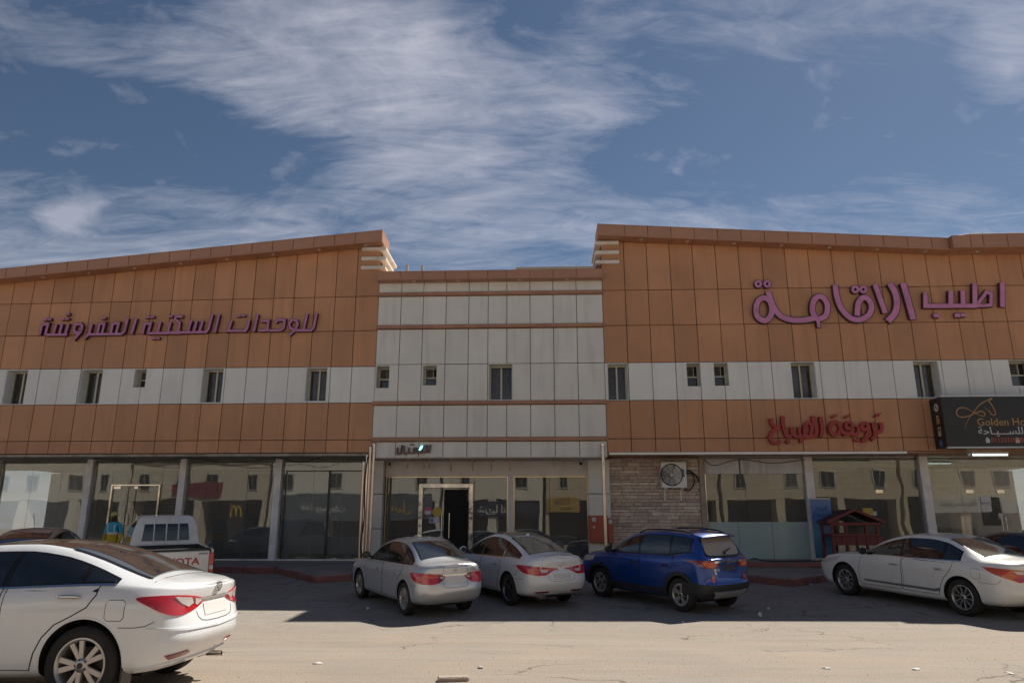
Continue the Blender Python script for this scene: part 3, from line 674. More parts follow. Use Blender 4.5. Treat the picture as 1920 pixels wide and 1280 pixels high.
C_TYRE = mat('tyre rubber', (.022, .021, .02), .8, var=.2, vscale=8, stain=.25, stain_col=(.09, .075, .06)); C_ALLOY = mat('alloy wheel', (.52, .5, .48), .3, metal=.75, stain=.15, stain_col=(.2, .16, .12)); C_ALLOYD = mat('dark alloy wheel', (.2, .2, .2), .3, metal=.8)
C_DISC = mat('brake disc', (.13, .12, .115), .5, metal=.7); C_WELL = mat('wheel well', (.012, .012, .012), .9); C_PLATE = mat('blank plate', (.66, .65, .63), .5); C_SKID = mat('silver skid plate', (.42, .42, .42), .4, metal=.5)
C_SHUT = mat('panel gap', (.02, .02, .02), .9)

def cint(pts, x):
    """monotone cubic through (x, v) pairs given in any order"""
    p = sorted(pts); xs_ = [a for a, _ in p]; vs_ = [b for _, b in p]
    if x <= xs_[0]: return vs_[0]
    if x >= xs_[-1]: return vs_[-1]
    i = max(k for k in range(len(xs_) - 1) if xs_[k] <= x)
    h_ = xs_[i + 1] - xs_[i]; dl = [(vs_[k + 1] - vs_[k]) / (xs_[k + 1] - xs_[k]) for k in range(len(xs_) - 1)]
    def sl(k):
        if k == 0: return dl[0]
        if k == len(xs_) - 1: return dl[-1]
        if dl[k - 1] * dl[k] <= 0: return 0.
        return 2 * dl[k - 1] * dl[k] / (dl[k - 1] + dl[k])
    m0, m1 = sl(i), sl(i + 1); t = (x - xs_[i]) / h_
    return (2 * t ** 3 - 3 * t * t + 1) * vs_[i] + (t ** 3 - 2 * t * t + t) * h_ * m0 + (-2 * t ** 3 + 3 * t * t) * vs_[i + 1] + (t ** 3 - t * t) * h_ * m1

class Car:
    def __init__(s, sp, label, loc_px=None):
        s.sp = sp; s.wb = sp['wb']; s.F = sp['wb'] / 2 + sp['fo']; s.Rr = sp['wb'] / 2 + sp['ro']; s.w = sp['W'] / 2
    # rails of the body at longitudinal position x (list of (y, z)), bottom centre -> roof centre
    def rails(s, x):
        sp = s.sp; w = s.w; zt = cint(sp['top'], x); z4 = cint(sp['belt'], x); y4 = cint(sp['y4'], x); y5 = cint(sp['y5'], x); cr = cint(sp['crown'], x)
        z5 = max(zt - cr, z4 + .012); zb = sp['zb'] + (cint(sp['rise'], x) if 'rise' in sp else 0)
        sh = sp.get('shoulder', .05)
        return [(0, zb), (w * .80, zb), (w * .955, zb + .07), (w * .992, zb + .24), (w * 1.0, .64), (w * .995, max(.66, z4 - .13)), (y4, z4 - .02), (y4 - .03, z4 + .012),
                (y4 + (y5 - y4) * .5 + .022, z4 + (z5 - z4) * .5), (y5, z5), (y5 - .09, z5 + (zt - z5) * .42), (y5 * .5, zt - (zt - z5) * .22), (0, zt)]
    def build_body(s):
        sp = s.sp; nr = len(s.rails(0))
        xf = sp['xf']; xr = sp['xr']                                     # end profiles: offset from the extreme front / rear per rail
        cf, crr = s.F - sp.get('capf', .62), -s.Rr + sp.get('capr', .58)
        st = []
        nb = 15
        for k in range(nb):                                              # front cap, nose -> corner
            th = math.pi / 2 * (1 - k / nb); st.append(('f', th))
        n = int((cf - crr) / .075)
        for k in range(n + 1): st.append(('b', cf + (crr - cf) * k / n))
        for k in range(1, nb + 1): st.append(('r', math.pi / 2 * k / nb))
        rings = []
        for kd, q in st:
            ctl = []
            for j in range(nr):
                if kd == 'b': x = q; y, z = s.rails(x)[j]
                else:
                    c, e, off, ex = (cf, s.F, xf[j], sp.get('pf', .62)) if kd == 'f' else (crr, -s.Rr, xr[j], sp.get('pr', .6))
                    end = e - off if kd == 'f' else e + off
                    x = c + (end - c) * math.sin(q) ** ex; y, z = s.rails(x)[j]; y = y * max(0., math.cos(q)) ** ex
                    if j and q > math.pi / 2 - 1e-6: y = 0
                ctl.append(Vector((x, y, z)))
            ring = []
            per = 4
            for i in range(nr - 1):
                p1, p2 = ctl[i], ctl[i + 1]; p0 = ctl[i - 1] if i else p1 * 2 - p2; p3 = ctl[i + 2] if i + 2 < nr else Vector((p1.x, -p1.y, p1.z))
                for k in range(per):
                    t = k / per; d12 = max((p2 - p1).length, 1e-5); d01 = max((p1 - p0).length, 1e-5); d23 = max((p3 - p2).length, 1e-5)
                    m1 = ((p1 - p0) / d01 * d12 + (p2 - p1)) * .5 if d01 > 0 else p2 - p1; m2 = ((p3 - p2) / d23 * d12 + (p2 - p1)) * .5
                    if i == 0: m1 = p2 - p1
                    m1 *= .82; m2 *= .82
                    ring.append((2 * t ** 3 - 3 * t * t + 1) * p1 + (t ** 3 - 2 * t * t + t) * m1 + (-2 * t ** 3 + 3 * t * t) * p2 + (t ** 3 - t * t) * m2)
            ring.append(ctl[-1])
            rings.append(ring)
        m_ = len(rings[0]); vs_ = []; fs = []
        for r in rings:
            for p in r: vs_.append((p.x, max(p.y, 0), p.z))
            for p in r: vs_.append((p.x, -max(p.y, 0), p.z))
        N2 = 2 * m_
        for i in range(len(rings) - 1):
            a, b_ = i * N2, (i + 1) * N2
            for k in range(m_ - 1):
                fs.append((a + k, a + k + 1, b_ + k + 1, b_ + k)); fs.append((a + m_ + k, b_ + m_ + k, b_ + m_ + k + 1, a + m_ + k + 1))
        bm = bmesh.new(); V = [bm.verts.new(v) for v in vs_]
        for f in fs:
            try: bm.faces.new([V[i] for i in f])
            except ValueError: pass
        bmesh.ops.remove_doubles(bm, verts=bm.verts[:], dist=.0008)
        bmesh.ops.dissolve_degenerate(bm, edges=bm.edges[:], dist=.0005)
        bmesh.ops.recalc_face_normals(bm, faces=bm.faces[:])
        if sum((f.normal.z for f in bm.faces if f.calc_center_median().z > 1.2)) < 0: bmesh.ops.reverse_faces(bm, faces=bm.faces[:])
        s.bvh = BVHTree.FromBMesh(bm)
        return bm
    def cut_wells(s, bm, body_mat):
        sp = s.sp; r = sp['tyre'] + sp.get('arch', .045)
        me = bpy.data.meshes.new('body'); bm.to_mesh(me); bm.free(); me.materials.append(body_mat); me.materials.append(C_WELL)
        o = bpy.data.objects.new('body', me); COL.objects.link(o)
        cb = bmesh.new()
        for x in (s.wb / 2, -s.wb / 2):
            for sg in (1, -1):
                b2 = lathe([(.0005, s.w - .34), (r, s.w - .34), (r, s.w + .3), (.0005, s.w + .3)], 44, 'Y')
                for v in b2.verts: v.co = Vector((v.co.x + x, v.co.y * sg, v.co.z + sp['tyre'] + .012 if v.co.z > -.0 else v.co.z + sp['tyre'] - .12))
                bmesh.ops.remove_doubles(b2, verts=b2.verts[:], dist=.001); bmesh.ops.recalc_face_normals(b2, faces=b2.faces[:])
                t = bpy.data.meshes.new('t'); b2.to_mesh(t); b2.free(); cb.from_mesh(t); bpy.data.meshes.remove(t)
        cm = bpy.data.meshes.new('cut'); cb.to_mesh(cm); cb.free(); cm.materials.append(body_mat); cm.materials.append(C_WELL)
        for p in cm.polygons: p.material_index = 1
        co = bpy.data.objects.new('cut', cm); COL.objects.link(co)
        md = o.modifiers.new('b', 'BOOLEAN'); md.operation = 'DIFFERENCE'; md.object = co; md.solver = 'EXACT'
        dg = bpy.context.evaluated_depsgraph_get(); ev = bpy.data.meshes.new_from_object(o.evaluated_get(dg))
        o.modifiers.clear(); bpy.data.objects.remove(co); bpy.data.meshes.remove(cm)
        o.data = ev; bpy.data.meshes.remove(me); ev.name = 'body'
        ev.polygons.foreach_set('use_smooth', [True] * len(ev.polygons)); ev.set_sharp_from_angle(angle=R(sp.get('sharp', 38)))
        return o
    # cast a 2D outline onto the body; returns (point, normal)
    def cast(s, mode, a, b_):
        if mode in 'LR':
            sg = 1 if mode == 'L' else -1; o, d = Vector((a, 3 * sg, b_)), Vector((0, -sg, 0))
        elif mode == 'T': o, d = Vector((a, b_, 4)), Vector((0, 0, -1))
        elif mode == 'B': o, d = Vector((-6, a, b_)), Vector((1, 0, 0))
        elif mode == 'F': o, d = Vector((6, a, b_)), Vector((-1, 0, 0))
        else:                                       # 'wl'/'wr' wrap round the rear corner, 'fl'/'fr' round the front corner
            sg = 1 if mode[1] == 'l' else -1; px = -s.Rr + .55; py = s.w - .5
            fr = mode[0] == 'f'
            if fr: px = s.F - .55
            if a < 0: c, dr = Vector((px, (py + a) * sg, b_)), Vector((-1, 0, 0))
            elif a <= .785: an = a / .5; c, dr = Vector((px, py * sg, b_)), Vector((-math.cos(an), sg * math.sin(an), 0))
            else: c, dr = Vector((px + (a - .785), py * sg, b_)), Vector((0, sg, 0))
            if fr: dr.x = -dr.x; c.x = px - (c.x - px) if a > .785 else px
            o, d = c + dr * 4, -dr
        loc, nor, _, _ = s.bvh.ray_cast(o, d)
        if loc is None: return None
        if nor.dot(d) > 0: nor = -nor
        return loc, nor
    def patch(s, name, mode, pts, m_, parent, off=.004, smooth=0, res=.06, skirt=.008, closed=True):
        pts = [Vector((p[0], p[1])) for p in pts]
        if smooth: pts = [Vector((p.x, p.y)) for p in catmull([(p.x, p.y, 0) for p in pts], smooth, True)]
        ol = []
        for i, p in enumerate(pts):
            q = pts[(i + 1) % len(pts)]; n = max(1, int((q - p).length / (res * .7)))
            for k in range(n): ol.append(p + (q - p) * k / n)
        def inside(p, mg):
            c = False; n = len(pts); dmin = 9
            for i in range(n):
                a, b_ = pts[i], pts[(i + 1) % n]
                if (a.y > p.y) != (b_.y > p.y) and p.x < (b_.x - a.x) * (p.y - a.y) / (b_.y - a.y) + a.x: c = not c
                ab = b_ - a; t = max(0, min(1, (p - a).dot(ab) / max(ab.length_squared, 1e-9))); dmin = min(dmin, (a + ab * t - p).length)
            return c and dmin > mg
        x0, x1 = min(p.x for p in pts), max(p.x for p in pts); y0, y1 = min(p.y for p in pts), max(p.y for p in pts)
        ip = []
        nx_, ny_ = int((x1 - x0) / res), int((y1 - y0) / res)
        for i in range(1, nx_ + 1):
            for j in range(1, ny_ + 1):
                p = Vector((x0 + i * (x1 - x0) / (nx_ + 1), y0 + j * (y1 - y0) / (ny_ + 1)))
                if inside(p, res * .35): ip.append(p)
        n = len(ol)
        r = delaunay_2d_cdt(ol + ip, [(i, (i + 1) % n) for i in range(n)], [], 1, 1e-5)
        bm = bmesh.new(); V = {}; NR = {}
        for i, c in enumerate(r[0]):
            h_ = s.cast(mode, c.x, c.y)
            if h_: V[i] = bm.verts.new(h_[0] + h_[1] * off); NR[V[i]] = h_[1]
        for f in r[2]:
            if all(i in V for i in f):
                try: bm.faces.new([V[i] for i in f])
                except ValueError: pass
        if not bm.faces: bm.free(); return None
        bm.normal_update()
        for f in bm.faces:
            if f.normal.dot(sum((NR[v] for v in f.verts), Vector())) < 0: f.normal_flip()
        be = [e for e in bm.edges if e.is_boundary]
        ex = bmesh.ops.extrude_edge_only(bm, edges=be)
        nv = [g_ for g_ in ex['geom'] if isinstance(g_, bmesh.types.BMVert)]
        src = {}
        for v in nv:
            for e in v.link_edges:
                o = e.other_vert(v)
                if o in NR and (o.co - v.co).length < 1e-6: src[v] = NR[o]
        for v in nv: v.co -= src.get(v, Vector()) * skirt
        return bm_obj(name, bm, m_, parent, smooth=True, sharp=50, recalc=False)
    def both(s, name, modes, pts, m_, parent, **kw):
        return [s.patch(name, md, pts if md not in 'TB' else pts, m_, parent, **kw) for md in modes]

def shrink(pts, d):
    """inset (d > 0) or grow (d < 0) a closed outline"""
    n = len(pts); P_ = [Vector(p) for p in pts]; ar = sum(P_[i].x * P_[(i + 1) % n].y - P_[(i + 1) % n].x * P_[i].y for i in range(n)); sg = 1 if ar > 0 else -1
    out = []
    for i in range(n):
        a, b_, c = P_[i - 1], P_[i], P_[(i + 1) % n]; e1 = (b_ - a).normalized(); e2 = (c - b_).normalized()
        n1 = Vector((-e1.y, e1.x)) * sg; n2 = Vector((-e2.y, e2.x)) * sg; m_ = n1 + n2
        m_ = m_ / max(.35, m_.length_squared / 2); out.append(b_ + m_ * d)
    return [(p.x, p.y) for p in out]

def make_wheel(car, parent, x, sg, style, tyre_r, width=.215, rim_r=None, am=None):
    rim_r = rim_r or tyre_r * .67; am = am or C_ALLOY
    wh = bpy.data.objects.new('wheel', None)
    bm = lathe([(.001, -.05), (rim_r * .62, -.05), (rim_r * .62, -.035), (.001, -.035)], 24)
    wh = bm_obj('wheel', bm, C_DISC, parent, smooth=True)
    yc = car.w - width / 2 - .012
    wh.location = (x, sg * yc, tyre_r); wh.rotation_euler = (0, random.uniform(0, 6.28), 0 if sg > 0 else math.pi)
    h_ = width / 2; R_ = tyre_r
    prof = [(rim_r + .004, -h_ * .86), (rim_r + .02, -h_ * .98), (R_ - .05, -h_ * 1.06), (R_ - .018, -h_ * .93), (R_ - .003, -h_ * .72), (R_, -h_ * .4)]
    tread = [(R_ - .008, -h_ * .36), (R_ - .008, -h_ * .30), (R_, -h_ * .27), (R_, -.01), (R_ - .008, -.008), (R_ - .008, .008), (R_, .01), (R_, h_ * .27), (R_ - .008, h_ * .30), (R_ - .008, h_ * .36)]
    full = prof + tread + [(a, -b_) for a, b_ in prof[::-1]]
    bm_obj('tyre', lathe(full, 48), C_TYRE, wh, smooth=True, sharp=35)
    bm = lathe([(rim_r + .008, h_ * .84), (rim_r + .006, h_ * .90), (rim_r - .008, h_ * .93), (rim_r - .018, h_ * .84), (rim_r - .03, h_ * .4), (rim_r - .035, -h_ * .8)], 48)
    yo = h_ * .86
    def spoke(a, r0, r1, w0, w1, twist=0., dy0=-.02, dy1=-.012, th=.03):
        ca, sa = math.cos(a), math.sin(a); a2 = a + twist; cb_, sb_ = math.cos(a2), math.sin(a2)
        def pt(r, c, s_, off, y): return Vector((c * r - s_ * off, y, s_ * r + c * off))
        c8 = [pt(r0, ca, sa, -w0, yo + dy0 - th), pt(r0, ca, sa, w0, yo + dy0 - th), pt(r1, cb_, sb_, w1, yo + dy1 - th), pt(r1, cb_, sb_, -w1, yo + dy1 - th),
              pt(r0, ca, sa, -w0 * .8, yo + dy0), pt(r0, ca, sa, w0 * .8, yo + dy0), pt(r1, cb_, sb_, w1 * .85, yo + dy1), pt(r1, cb_, sb_, -w1 * .85, yo + dy1)]
        b2 = bmesh.new(); box8(b2, c8); bmesh.ops.recalc_face_normals(b2, faces=b2.faces[:]); bmesh.ops.bevel(b2, geom=b2.edges[:], offset=.004, segments=2, affect='EDGES')
        t = bpy.data.meshes.new('t'); b2.to_mesh(t); b2.free(); bm.from_mesh(t); bpy.data.meshes.remove(t)
    if style == 'twin5':
        for k in range(5):
            a = 2 * math.pi * k / 5 + math.pi / 2
            for q in (-1, 1): spoke(a + q * .13, .045, rim_r - .006, .024, .027, q * .10)
    elif style == 'ten':
        for k in range(10): spoke(2 * math.pi * k / 10, .04, rim_r - .008, .013, .016)
    elif style == 'cover':
        for k in range(7): spoke(2 * math.pi * k / 7, .03, rim_r - .004, .03, .05, 0, .0, -.004)
    elif style == 'y5':
        for k in range(5):
            a = 2 * math.pi * k / 5
            spoke(a, .04, rim_r * .55, .022, .02)
            for q in (-1, 1): spoke(a + q * .03, rim_r * .42, rim_r - .008, .015, .014, q * .26)
    elif style == 'five':
        for k in range(5): spoke(2 * math.pi * k / 5, .03, rim_r - .006, .036, .062, 0, -.012, -.006)
        b2 = lathe([(rim_r * .80, yo - .04), (rim_r - .004, yo - .03), (rim_r - .004, yo - .006), (rim_r * .82, yo - .012)], 40, closed=True); t = bpy.data.meshes.new('t'); b2.to_mesh(t); b2.free(); bm.from_mesh(t); bpy.data.meshes.remove(t)
    b2 = lathe([(.0005, yo + .0), (.03, yo - .002), (.048, yo - .008), (.062, yo - .02), (.064, yo - .05), (.0005, yo - .05)], 24); t = bpy.data.meshes.new('t'); b2.to_mesh(t); b2.free(); bm.from_mesh(t); bpy.data.meshes.remove(t)
    bm_obj('rim', bm, am, wh, smooth=True, sharp=35)
    bm = bmesh.new()
    for k in range(5):
        a = 2 * math.pi * k / 5 + .3; c = Vector((math.cos(a) * .05, yo - .012, math.sin(a) * .05)); tube('', [c, c + Vector((0, .006, 0))], .0085, None, n=8, bm=bm)
    c = Vector((0, yo, 0)); tube('', [c, c + Vector((0, .003, 0))], .026, None, n=16, bm=bm)
    bm_obj('lug_nuts', bm, C_BLACK, wh)
    return wh

def place_root(root, x, y, yaw, sy=.88, s=1.):
    """stand the car on the sloping lot"""
    n = Vector((0, -.05, 1)).normalized() if y > 13 else Vector((0, 0, 1))
    f = Vector((math.cos(yaw), math.sin(yaw), 0)); f = (f - n * f.dot(n)).normalized(); l = n.cross(f)
    M_ = Matrix((f, l, n)).transposed().to_4x4(); M_.translation = Vector((x, y, gz(x, y))); root.matrix_world = M_ @ Matrix.Diagonal((s, sy, s, 1))

def text_mesh(body, size, depth=.004, bold=0.):
    c = bpy.data.curves.new('t', 'FONT'); c.body = body; c.size = size; c.extrude = depth; c.align_x = 'CENTER'; c.align_y = 'CENTER'; c.offset = bold; c.resolution_u = 2
    o = bpy.data.objects.new('t', c); COL.objects.link(o); dg = bpy.context.evaluated_depsgraph_get(); me = bpy.data.meshes.new_from_object(o.evaluated_get(dg)); bpy.data.objects.remove(o); bpy.data.curves.remove(c)
    return me
def text_obj(name, body, size, M_, m_, parent=None, depth=.004, bold=0., italic=0., sx=1.):
    me = text_mesh(body, size, depth, bold); 
    for v in me.vertices: v.co.x = v.co.x * sx + italic * v.co.y
    me.materials.clear(); me.materials.append(m_); o = bpy.data.objects.new(name, me); link(o, parent); o.matrix_local = M_; return o
def frame_M(pos, xdir, ydir):
    x = Vector(xdir).normalized(); z = x.cross(Vector(ydir)).normalized(); y = z.cross(x); M_ = Matrix((x, y, z)).transposed().to_4x4(); M_.translation = Vector(pos); return M_
def badge(car, root, style, y, z, sz, m_=None):
    h_ = car.cast('B', y, z)
    if not h_: return
    loc, nor = h_; zu = Vector((0, 0, 1)); xd = zu.cross(nor).normalized(); M_ = frame_M(loc + nor * .008, xd, nor.cross(xd))
    bm = bmesh.new(); n = 28
    def ell(rx, ry, r, cx=0, cy=0):
        pts = [(cx + math.cos(2 * math.pi * k / n) * rx, cy + math.sin(2 * math.pi * k / n) * ry, 0) for k in range(n + 1)]; tube('', pts, r, None, n=6, bm=bm, cap=False)
    ell(sz, sz * .68, sz * .11)
    if style == 'slant_h':
        for q in (-1, 1): tube('', [(q * sz * .28 - sz * .16, -sz * .42, 0), (q * sz * .28 + sz * .16, sz * .42, 0)], sz * .10, None, n=6, bm=bm)
        tube('', [(-sz * .3, -sz * .08, 0), (sz * .3, sz * .08, 0)], sz * .08, None, n=6, bm=bm)
    elif style == 'ovals':
        ell(sz * .32, sz * .58, sz * .08); ell(sz * .72, sz * .26, sz * .08, 0, sz * .3)
    else:
        pass
    o = bm_obj('badge', bm, m_ or C_CHROME, root, smooth=True); o.matrix_local = M_
    if style == 'letters': text_obj('badge_letters', 'KIA', sz * .7, M_ @ Matrix.Translation((0, 0, .003)), m_ or C_CHROME, o, .003, .002)

def build_car(sp, label, group=None, name='car'):
    c = Car(sp, label); root = thing(name, label, 'car', group=group or 'cars parked in front of the shops'); pm = sp['paint']
    bm = c.build_body(); body = c.cut_wells(bm, pm); body.parent = root
    R_ = c.Rr
    # side glass: derived from belt line and roof rail
    xa, xc = sp['dlo']
    def dlo(a, b_, zi, mg):
        n = 22; lo = []; up = []
        for k in range(n + 1):
            x = a + (b_ - a) * k / n; r = c.rails(x); zl = r[7][1] + zi; zh = r[9][1] - mg
            if zh > zl + .006: lo.append((x, zl)); up.append((x, zh))
        return lo + up[::-1]
    sur = dlo(xa + .05, xc - .03, .0, .05)
    for md in 'LR':
        c.patch('window_surround', md, sur, sp.get('trim', C_BLACK), root, off=.006, res=.05)
        xs_ = sp['pillars']; edges = [(xa, xs_[0] + .03)] + [(xs_[i] - .03, xs_[i + 1] + .03) for i in range(len(xs_) - 1)] + [(xs_[-1] - .03, xc)]
        for (a, b_) in edges:
            pts = dlo(a, b_, .022, .068)
            if len(pts) > 4: c.patch('side_window', md, pts, G_CAR, root, off=.010, res=.05)
        if sp.get('pillar_strip'):
            for x in xs_:
                z0 = c.rails(x)[7][1] + .02; z1 = c.rails(x - .06)[9][1] - .03; c.patch('pillar_trim', md, [(x + .045, z0), (x - .03, z0), (x - .085, z1), (x - .01, z1)], pm, root, off=.008, res=.1)
        if sp.get('chrome_belt'):
            lo = [p for p in dlo(xa + .05, xc - .02, 0., .02)]; lo = lo[:len(lo) // 2]
            c.patch('belt_trim', md, [(x, z - .012) for x, z in lo] + [(x, z + .008) for x, z in lo[::-1]], C_CHROME, root, off=.011, res=.08)
        # doors: outlines cut by the wheel arch; the panel sits proud of a dark gap
        for di, (dpts) in enumerate(sp['doors']):
            pts = [(x, (c.rails(x)[7][1] - .006) if z == 'belt' else z) for x, z in dpts]
            gap = c.patch('door', md, shrink(pts, -.010), C_SHUT, root, off=.003, res=.06, skirt=.004)
            c.patch('door_skin', md, pts, pm, gap, off=.0055, res=.06, skirt=.003)
            hx, hz = sp['handles'][di]; h_ = c.cast(md, hx, hz)
            if h_ and gap:
                sg = 1 if md == 'L' else -1
                c.patch('handle_cup', md, [(hx + .075 * math.cos(t), hz - .004 + .036 * math.sin(t)) for t in [2 * math.pi * k / 16 for k in range(16)]], sp.get('cup', pm), gap, off=.007, res=.05, skirt=.002)
                pts3 = []
                for k in range(7):
                    t = k / 6; hh = c.cast(md, hx - .115 + .23 * t, hz + .006)
                    if hh: pts3.append(hh[0] + hh[1] * (.014 + .028 * math.sin(math.pi * t) ** .6))
                tube('handle', pts3, [.007] + [.0155] * (len(pts3) - 2) + [.007], sp.get('handle_mat', C_CHROME), gap, n=8)
        # mirror
        mx, mz = sp['mirror']; sg = 1 if md == 'L' else -1; h_ = c.cast(md, mx, mz)
        if h_:
            b2 = bmesh.new(); bmesh.ops.create_uvsphere(b2, u_segments=16, v_segments=10, radius=1)
            for v in b2.verts:
                q = v.co.copy(); v.co = Vector((q.x * (.075 if q.x > 0 else .03), q.y * .115 , q.z * .075 * (1 - .15 * q.y * sg)))
            bmesh.ops.translate(b2, verts=b2.verts[:], vec=h_[0] + Vector((0, sg * .15, .045)))
            mo = bm_obj('wing_mirror', b2, sp.get('mirror_mat', pm), root, smooth=True)
            tube('mirror_arm', [h_[0] - Vector((0, sg * .02, 0)), h_[0] + Vector((0, sg * .1, .02))], .02, C_BLACK, mo, n=8)
            gl = bmesh.new(); gp = h_[0] + Vector((-.031, sg * .15, .045)); vs_ = [gl.verts.new(gp + Vector((0, math.cos(2 * math.pi * k / 16) * .085, math.sin(2 * math.pi * k / 16) * .052))) for k in range(16)]; gl.faces.new(vs_)
            bm_obj('mirror_glass', gl, G_REAR, mo)
        if sp.get('fuel') and md == sp.get('fuel_side', 'L'):
            fx, fz = sp['fuel']; a = .085; rp = [(fx + a * max(-1, min(1, 1.3 * math.cos(t))), fz + a * max(-1, min(1, 1.3 * math.sin(t)))) for t in [2 * math.pi * (k + .5) / 16 for k in range(16)]]
            g_ = c.patch('fuel_flap', md, shrink(rp, -.006), C_SHUT, root, off=.0012, res=.1, skirt=.003); c.patch('fuel_flap_skin', md, rp, pm, g_, off=.003, res=.08, skirt=.003)
        if sp.get('moulding'):
            c.patch('side_moulding', md, sp['moulding'], sp.get('moulding_mat', C_SKID), root, off=.014, res=.1, skirt=.014)
        if sp.get('sill'): c.patch('sill_cladding', md, sp['sill'], C_CLAD, root, off=.012, res=.1, skirt=.012)
        if sp.get('flare'):
            for ax in (c.wb / 2, -c.wb / 2):
                r0, r1 = sp['tyre'] + .042, sp['tyre'] + .042 + sp['flare']; za = sp['tyre'] + .005; an = [R(-22 + 224 * k / 26) for k in range(27)]
                c.patch('wheel_arch', md, [(ax + r1 * math.cos(t), za + r1 * math.sin(t)) for t in an] + [(ax + r0 * math.cos(t), za + r0 * math.sin(t)) for t in an[::-1]], C_CLAD, root, off=.016, res=.07, skirt=.02)
        else:
            for ax in (c.wb / 2, -c.wb / 2):                     # rolled arch lip
                r1 = sp['tyre'] + sp.get('arch', .045); za = sp['tyre'] + .012; lip = []
                for k in range(31):
                    t = R(-8 + 196 * k / 30); h_ = c.cast(md, ax + (r1 + .012) * math.cos(t), za + (r1 + .012) * math.sin(t))
                    if h_: lip.append(h_[0] - Vector((0, (1 if md == 'L' else -1) * .006, 0)))
                if len(lip) > 4: tube('arch_lip', lip, .011, pm, root, n=8)
        # mud flap and inner darkness
    # glass fore and aft
    def tglass(x0, x1, mg, n=12, bow0=0., bow1=0.):
        l = []
        for k in range(n + 1):
            x = x0 + (x1 - x0) * k / n; l.append((x, cint(sp['y5'], x) - mg))
        e1 = [(x1 + bow1 * (1 - (q / (n / 2)) ** 2), (l[-1][1]) * q / (n / 2)) for q in range(int(n / 2) - 1, -int(n / 2), -1)]
        e0 = [(x0 + bow0 * (1 - (q / (n / 2)) ** 2), (l[0][1]) * q / (n / 2)) for q in range(-int(n / 2) + 1, int(n / 2))]
        return l + e1 + [(x, -y) for x, y in l[::-1]] + e0
    if sp.get('rear_top'):
        a, b_ = sp['rear_top']; fr = c.patch('rear_glass_frame', 'T', tglass(a + .02, b_ - .025, sp.get('rg', .045) - .02, bow0=.05, bow1=-.06), C_BLACK, root, off=.008, res=.05)
        c.patch('rear_window', 'T', tglass(a, b_, sp.get('rg', .045), bow0=.05, bow1=-.06), sp.get('rear_mat', G_REAR), root, off=.012, res=.05)
    if sp.get('rear_back'):
        c.patch('rear_glass_frame', 'B', shrink(sp['rear_back'], -.05), C_BLACK, root, off=.002, res=.08, smooth=0); c.patch('rear_window', 'B', sp['rear_back'], sp.get('rear_mat', G_REAR), root, off=.006, res=.07, smooth=4)
    a, b_ = sp['wind_top']; c.patch('windscreen', 'T', tglass(a, b_, .04, bow0=.12, bow1=.03), G_CAR, root, off=.004, res=.1)
    if sp.get('roof'):
        a, b_ = sp['roof']; c.patch('roof_panel', 'T', tglass(a, b_, .055, bow0=.03, bow1=-.03), G_ROOF, root, off=.006, res=.06)
    # lamps
    for md in ('wl', 'wr'):
        for nm, m_, pts, of, sm in sp['tail']:
            c.patch(nm, md, pts, m_, root, off=of, res=.045, smooth=sm, skirt=of + .004)
    for md in ('fl', 'fr'): c.patch('headlight', md, sp.get('head', [(-.15, .66), (.3, .68), (.85, .78), (.95, .8), (.8, .7), (.3, .6), (-.1, .6)]), C_CLEAR, root, off=.006, res=.06)
    for nm, m_, pts, of, sm in sp.get('back', []): c.patch(nm, 'B', pts, m_, root, off=of, res=.06, smooth=sm, skirt=of + .004)
    for nm, m_, pts, of in sp.get('decktop', []): c.patch(nm, 'T', pts, m_, root, off=of, res=.08, skirt=of + .004)
    for md in ('wl', 'wr'):
        for nm, m_, pts, of in sp.get('wrap', []): c.patch(nm, md, pts, m_, root, off=of, res=.05, skirt=of + .004)
    for ln in sp.get('gaps', []):                            # shut lines drawn as fine dark grooves: mode, points
        md, pts = ln; q = []
        for p, p2 in zip(pts, pts[1:]):
            for k in range(6): q.append((p[0] + (p2[0] - p[0]) * k / 6, p[1] + (p2[1] - p[1]) * k / 6))
        q.append(pts[-1]); hs = [c.cast(md, *p) for p in q]; hs = [h_[0] + h_[1] * .0005 for h_ in hs if h_]
        if len(hs) > 3: tube('shut_line', hs, .0035, C_SHUT, root, n=5)
    for (y, z, r, ln) in sp.get('exhaust', []):
        bm = lathe([(r * .8, -.1), (r * .8, .0), (r, .0), (r, -.16)], 20, 'Y'); bmesh.ops.rotate(bm, verts=bm.verts[:], matrix=Matrix.Rotation(R(90), 3, 'Z')); bmesh.ops.translate(bm, verts=bm.verts[:], vec=(-R_ + ln, y, z)); bm_obj('exhaust_tip', bm, C_CHROME, root, smooth=True)
    if sp.get('fin'):
        fx = sp['fin']; h_ = c.cast('T', fx, 0); b2 = bmesh.new(); bmesh.ops.create_uvsphere(b2, u_segments=12, v_segments=8, radius=1)
        for v in b2.verts: q = v.co; v.co = Vector((h_[0].x + q.x * .085 - max(0, q.z) * .05, q.y * .028 * (1 - .5 * max(0, q.z)), h_[0].z + q.z * .055))
        bm_obj('antenna', b2, pm, root, smooth=True)
    if sp.get('badge'): badge(c, root, *sp['badge'])
    for style_x in (c.wb / 2, -c.wb / 2):
        for sg in (1, -1): make_wheel(c, root, style_x, sg, sp['wheel'], sp['tyre'], sp.get('tw', .215), sp.get('rim'), sp.get('rim_mat'))
    if sp.get('flap'):
        for sg in (1, -1): box('mud_flap', -c.wb / 2 - sp['tyre'] - .05, -c.wb / 2 - sp['tyre'] - .035, sg * (c.w - .13) - .09, sg * (c.w - .13) + .09, .17, .42, C_BLACK, root)
    box('underbody', -R_ + .45, c.F - .5, -c.w * .62, c.w * .62, .2, .3, C_WELL, root)
    return c, root

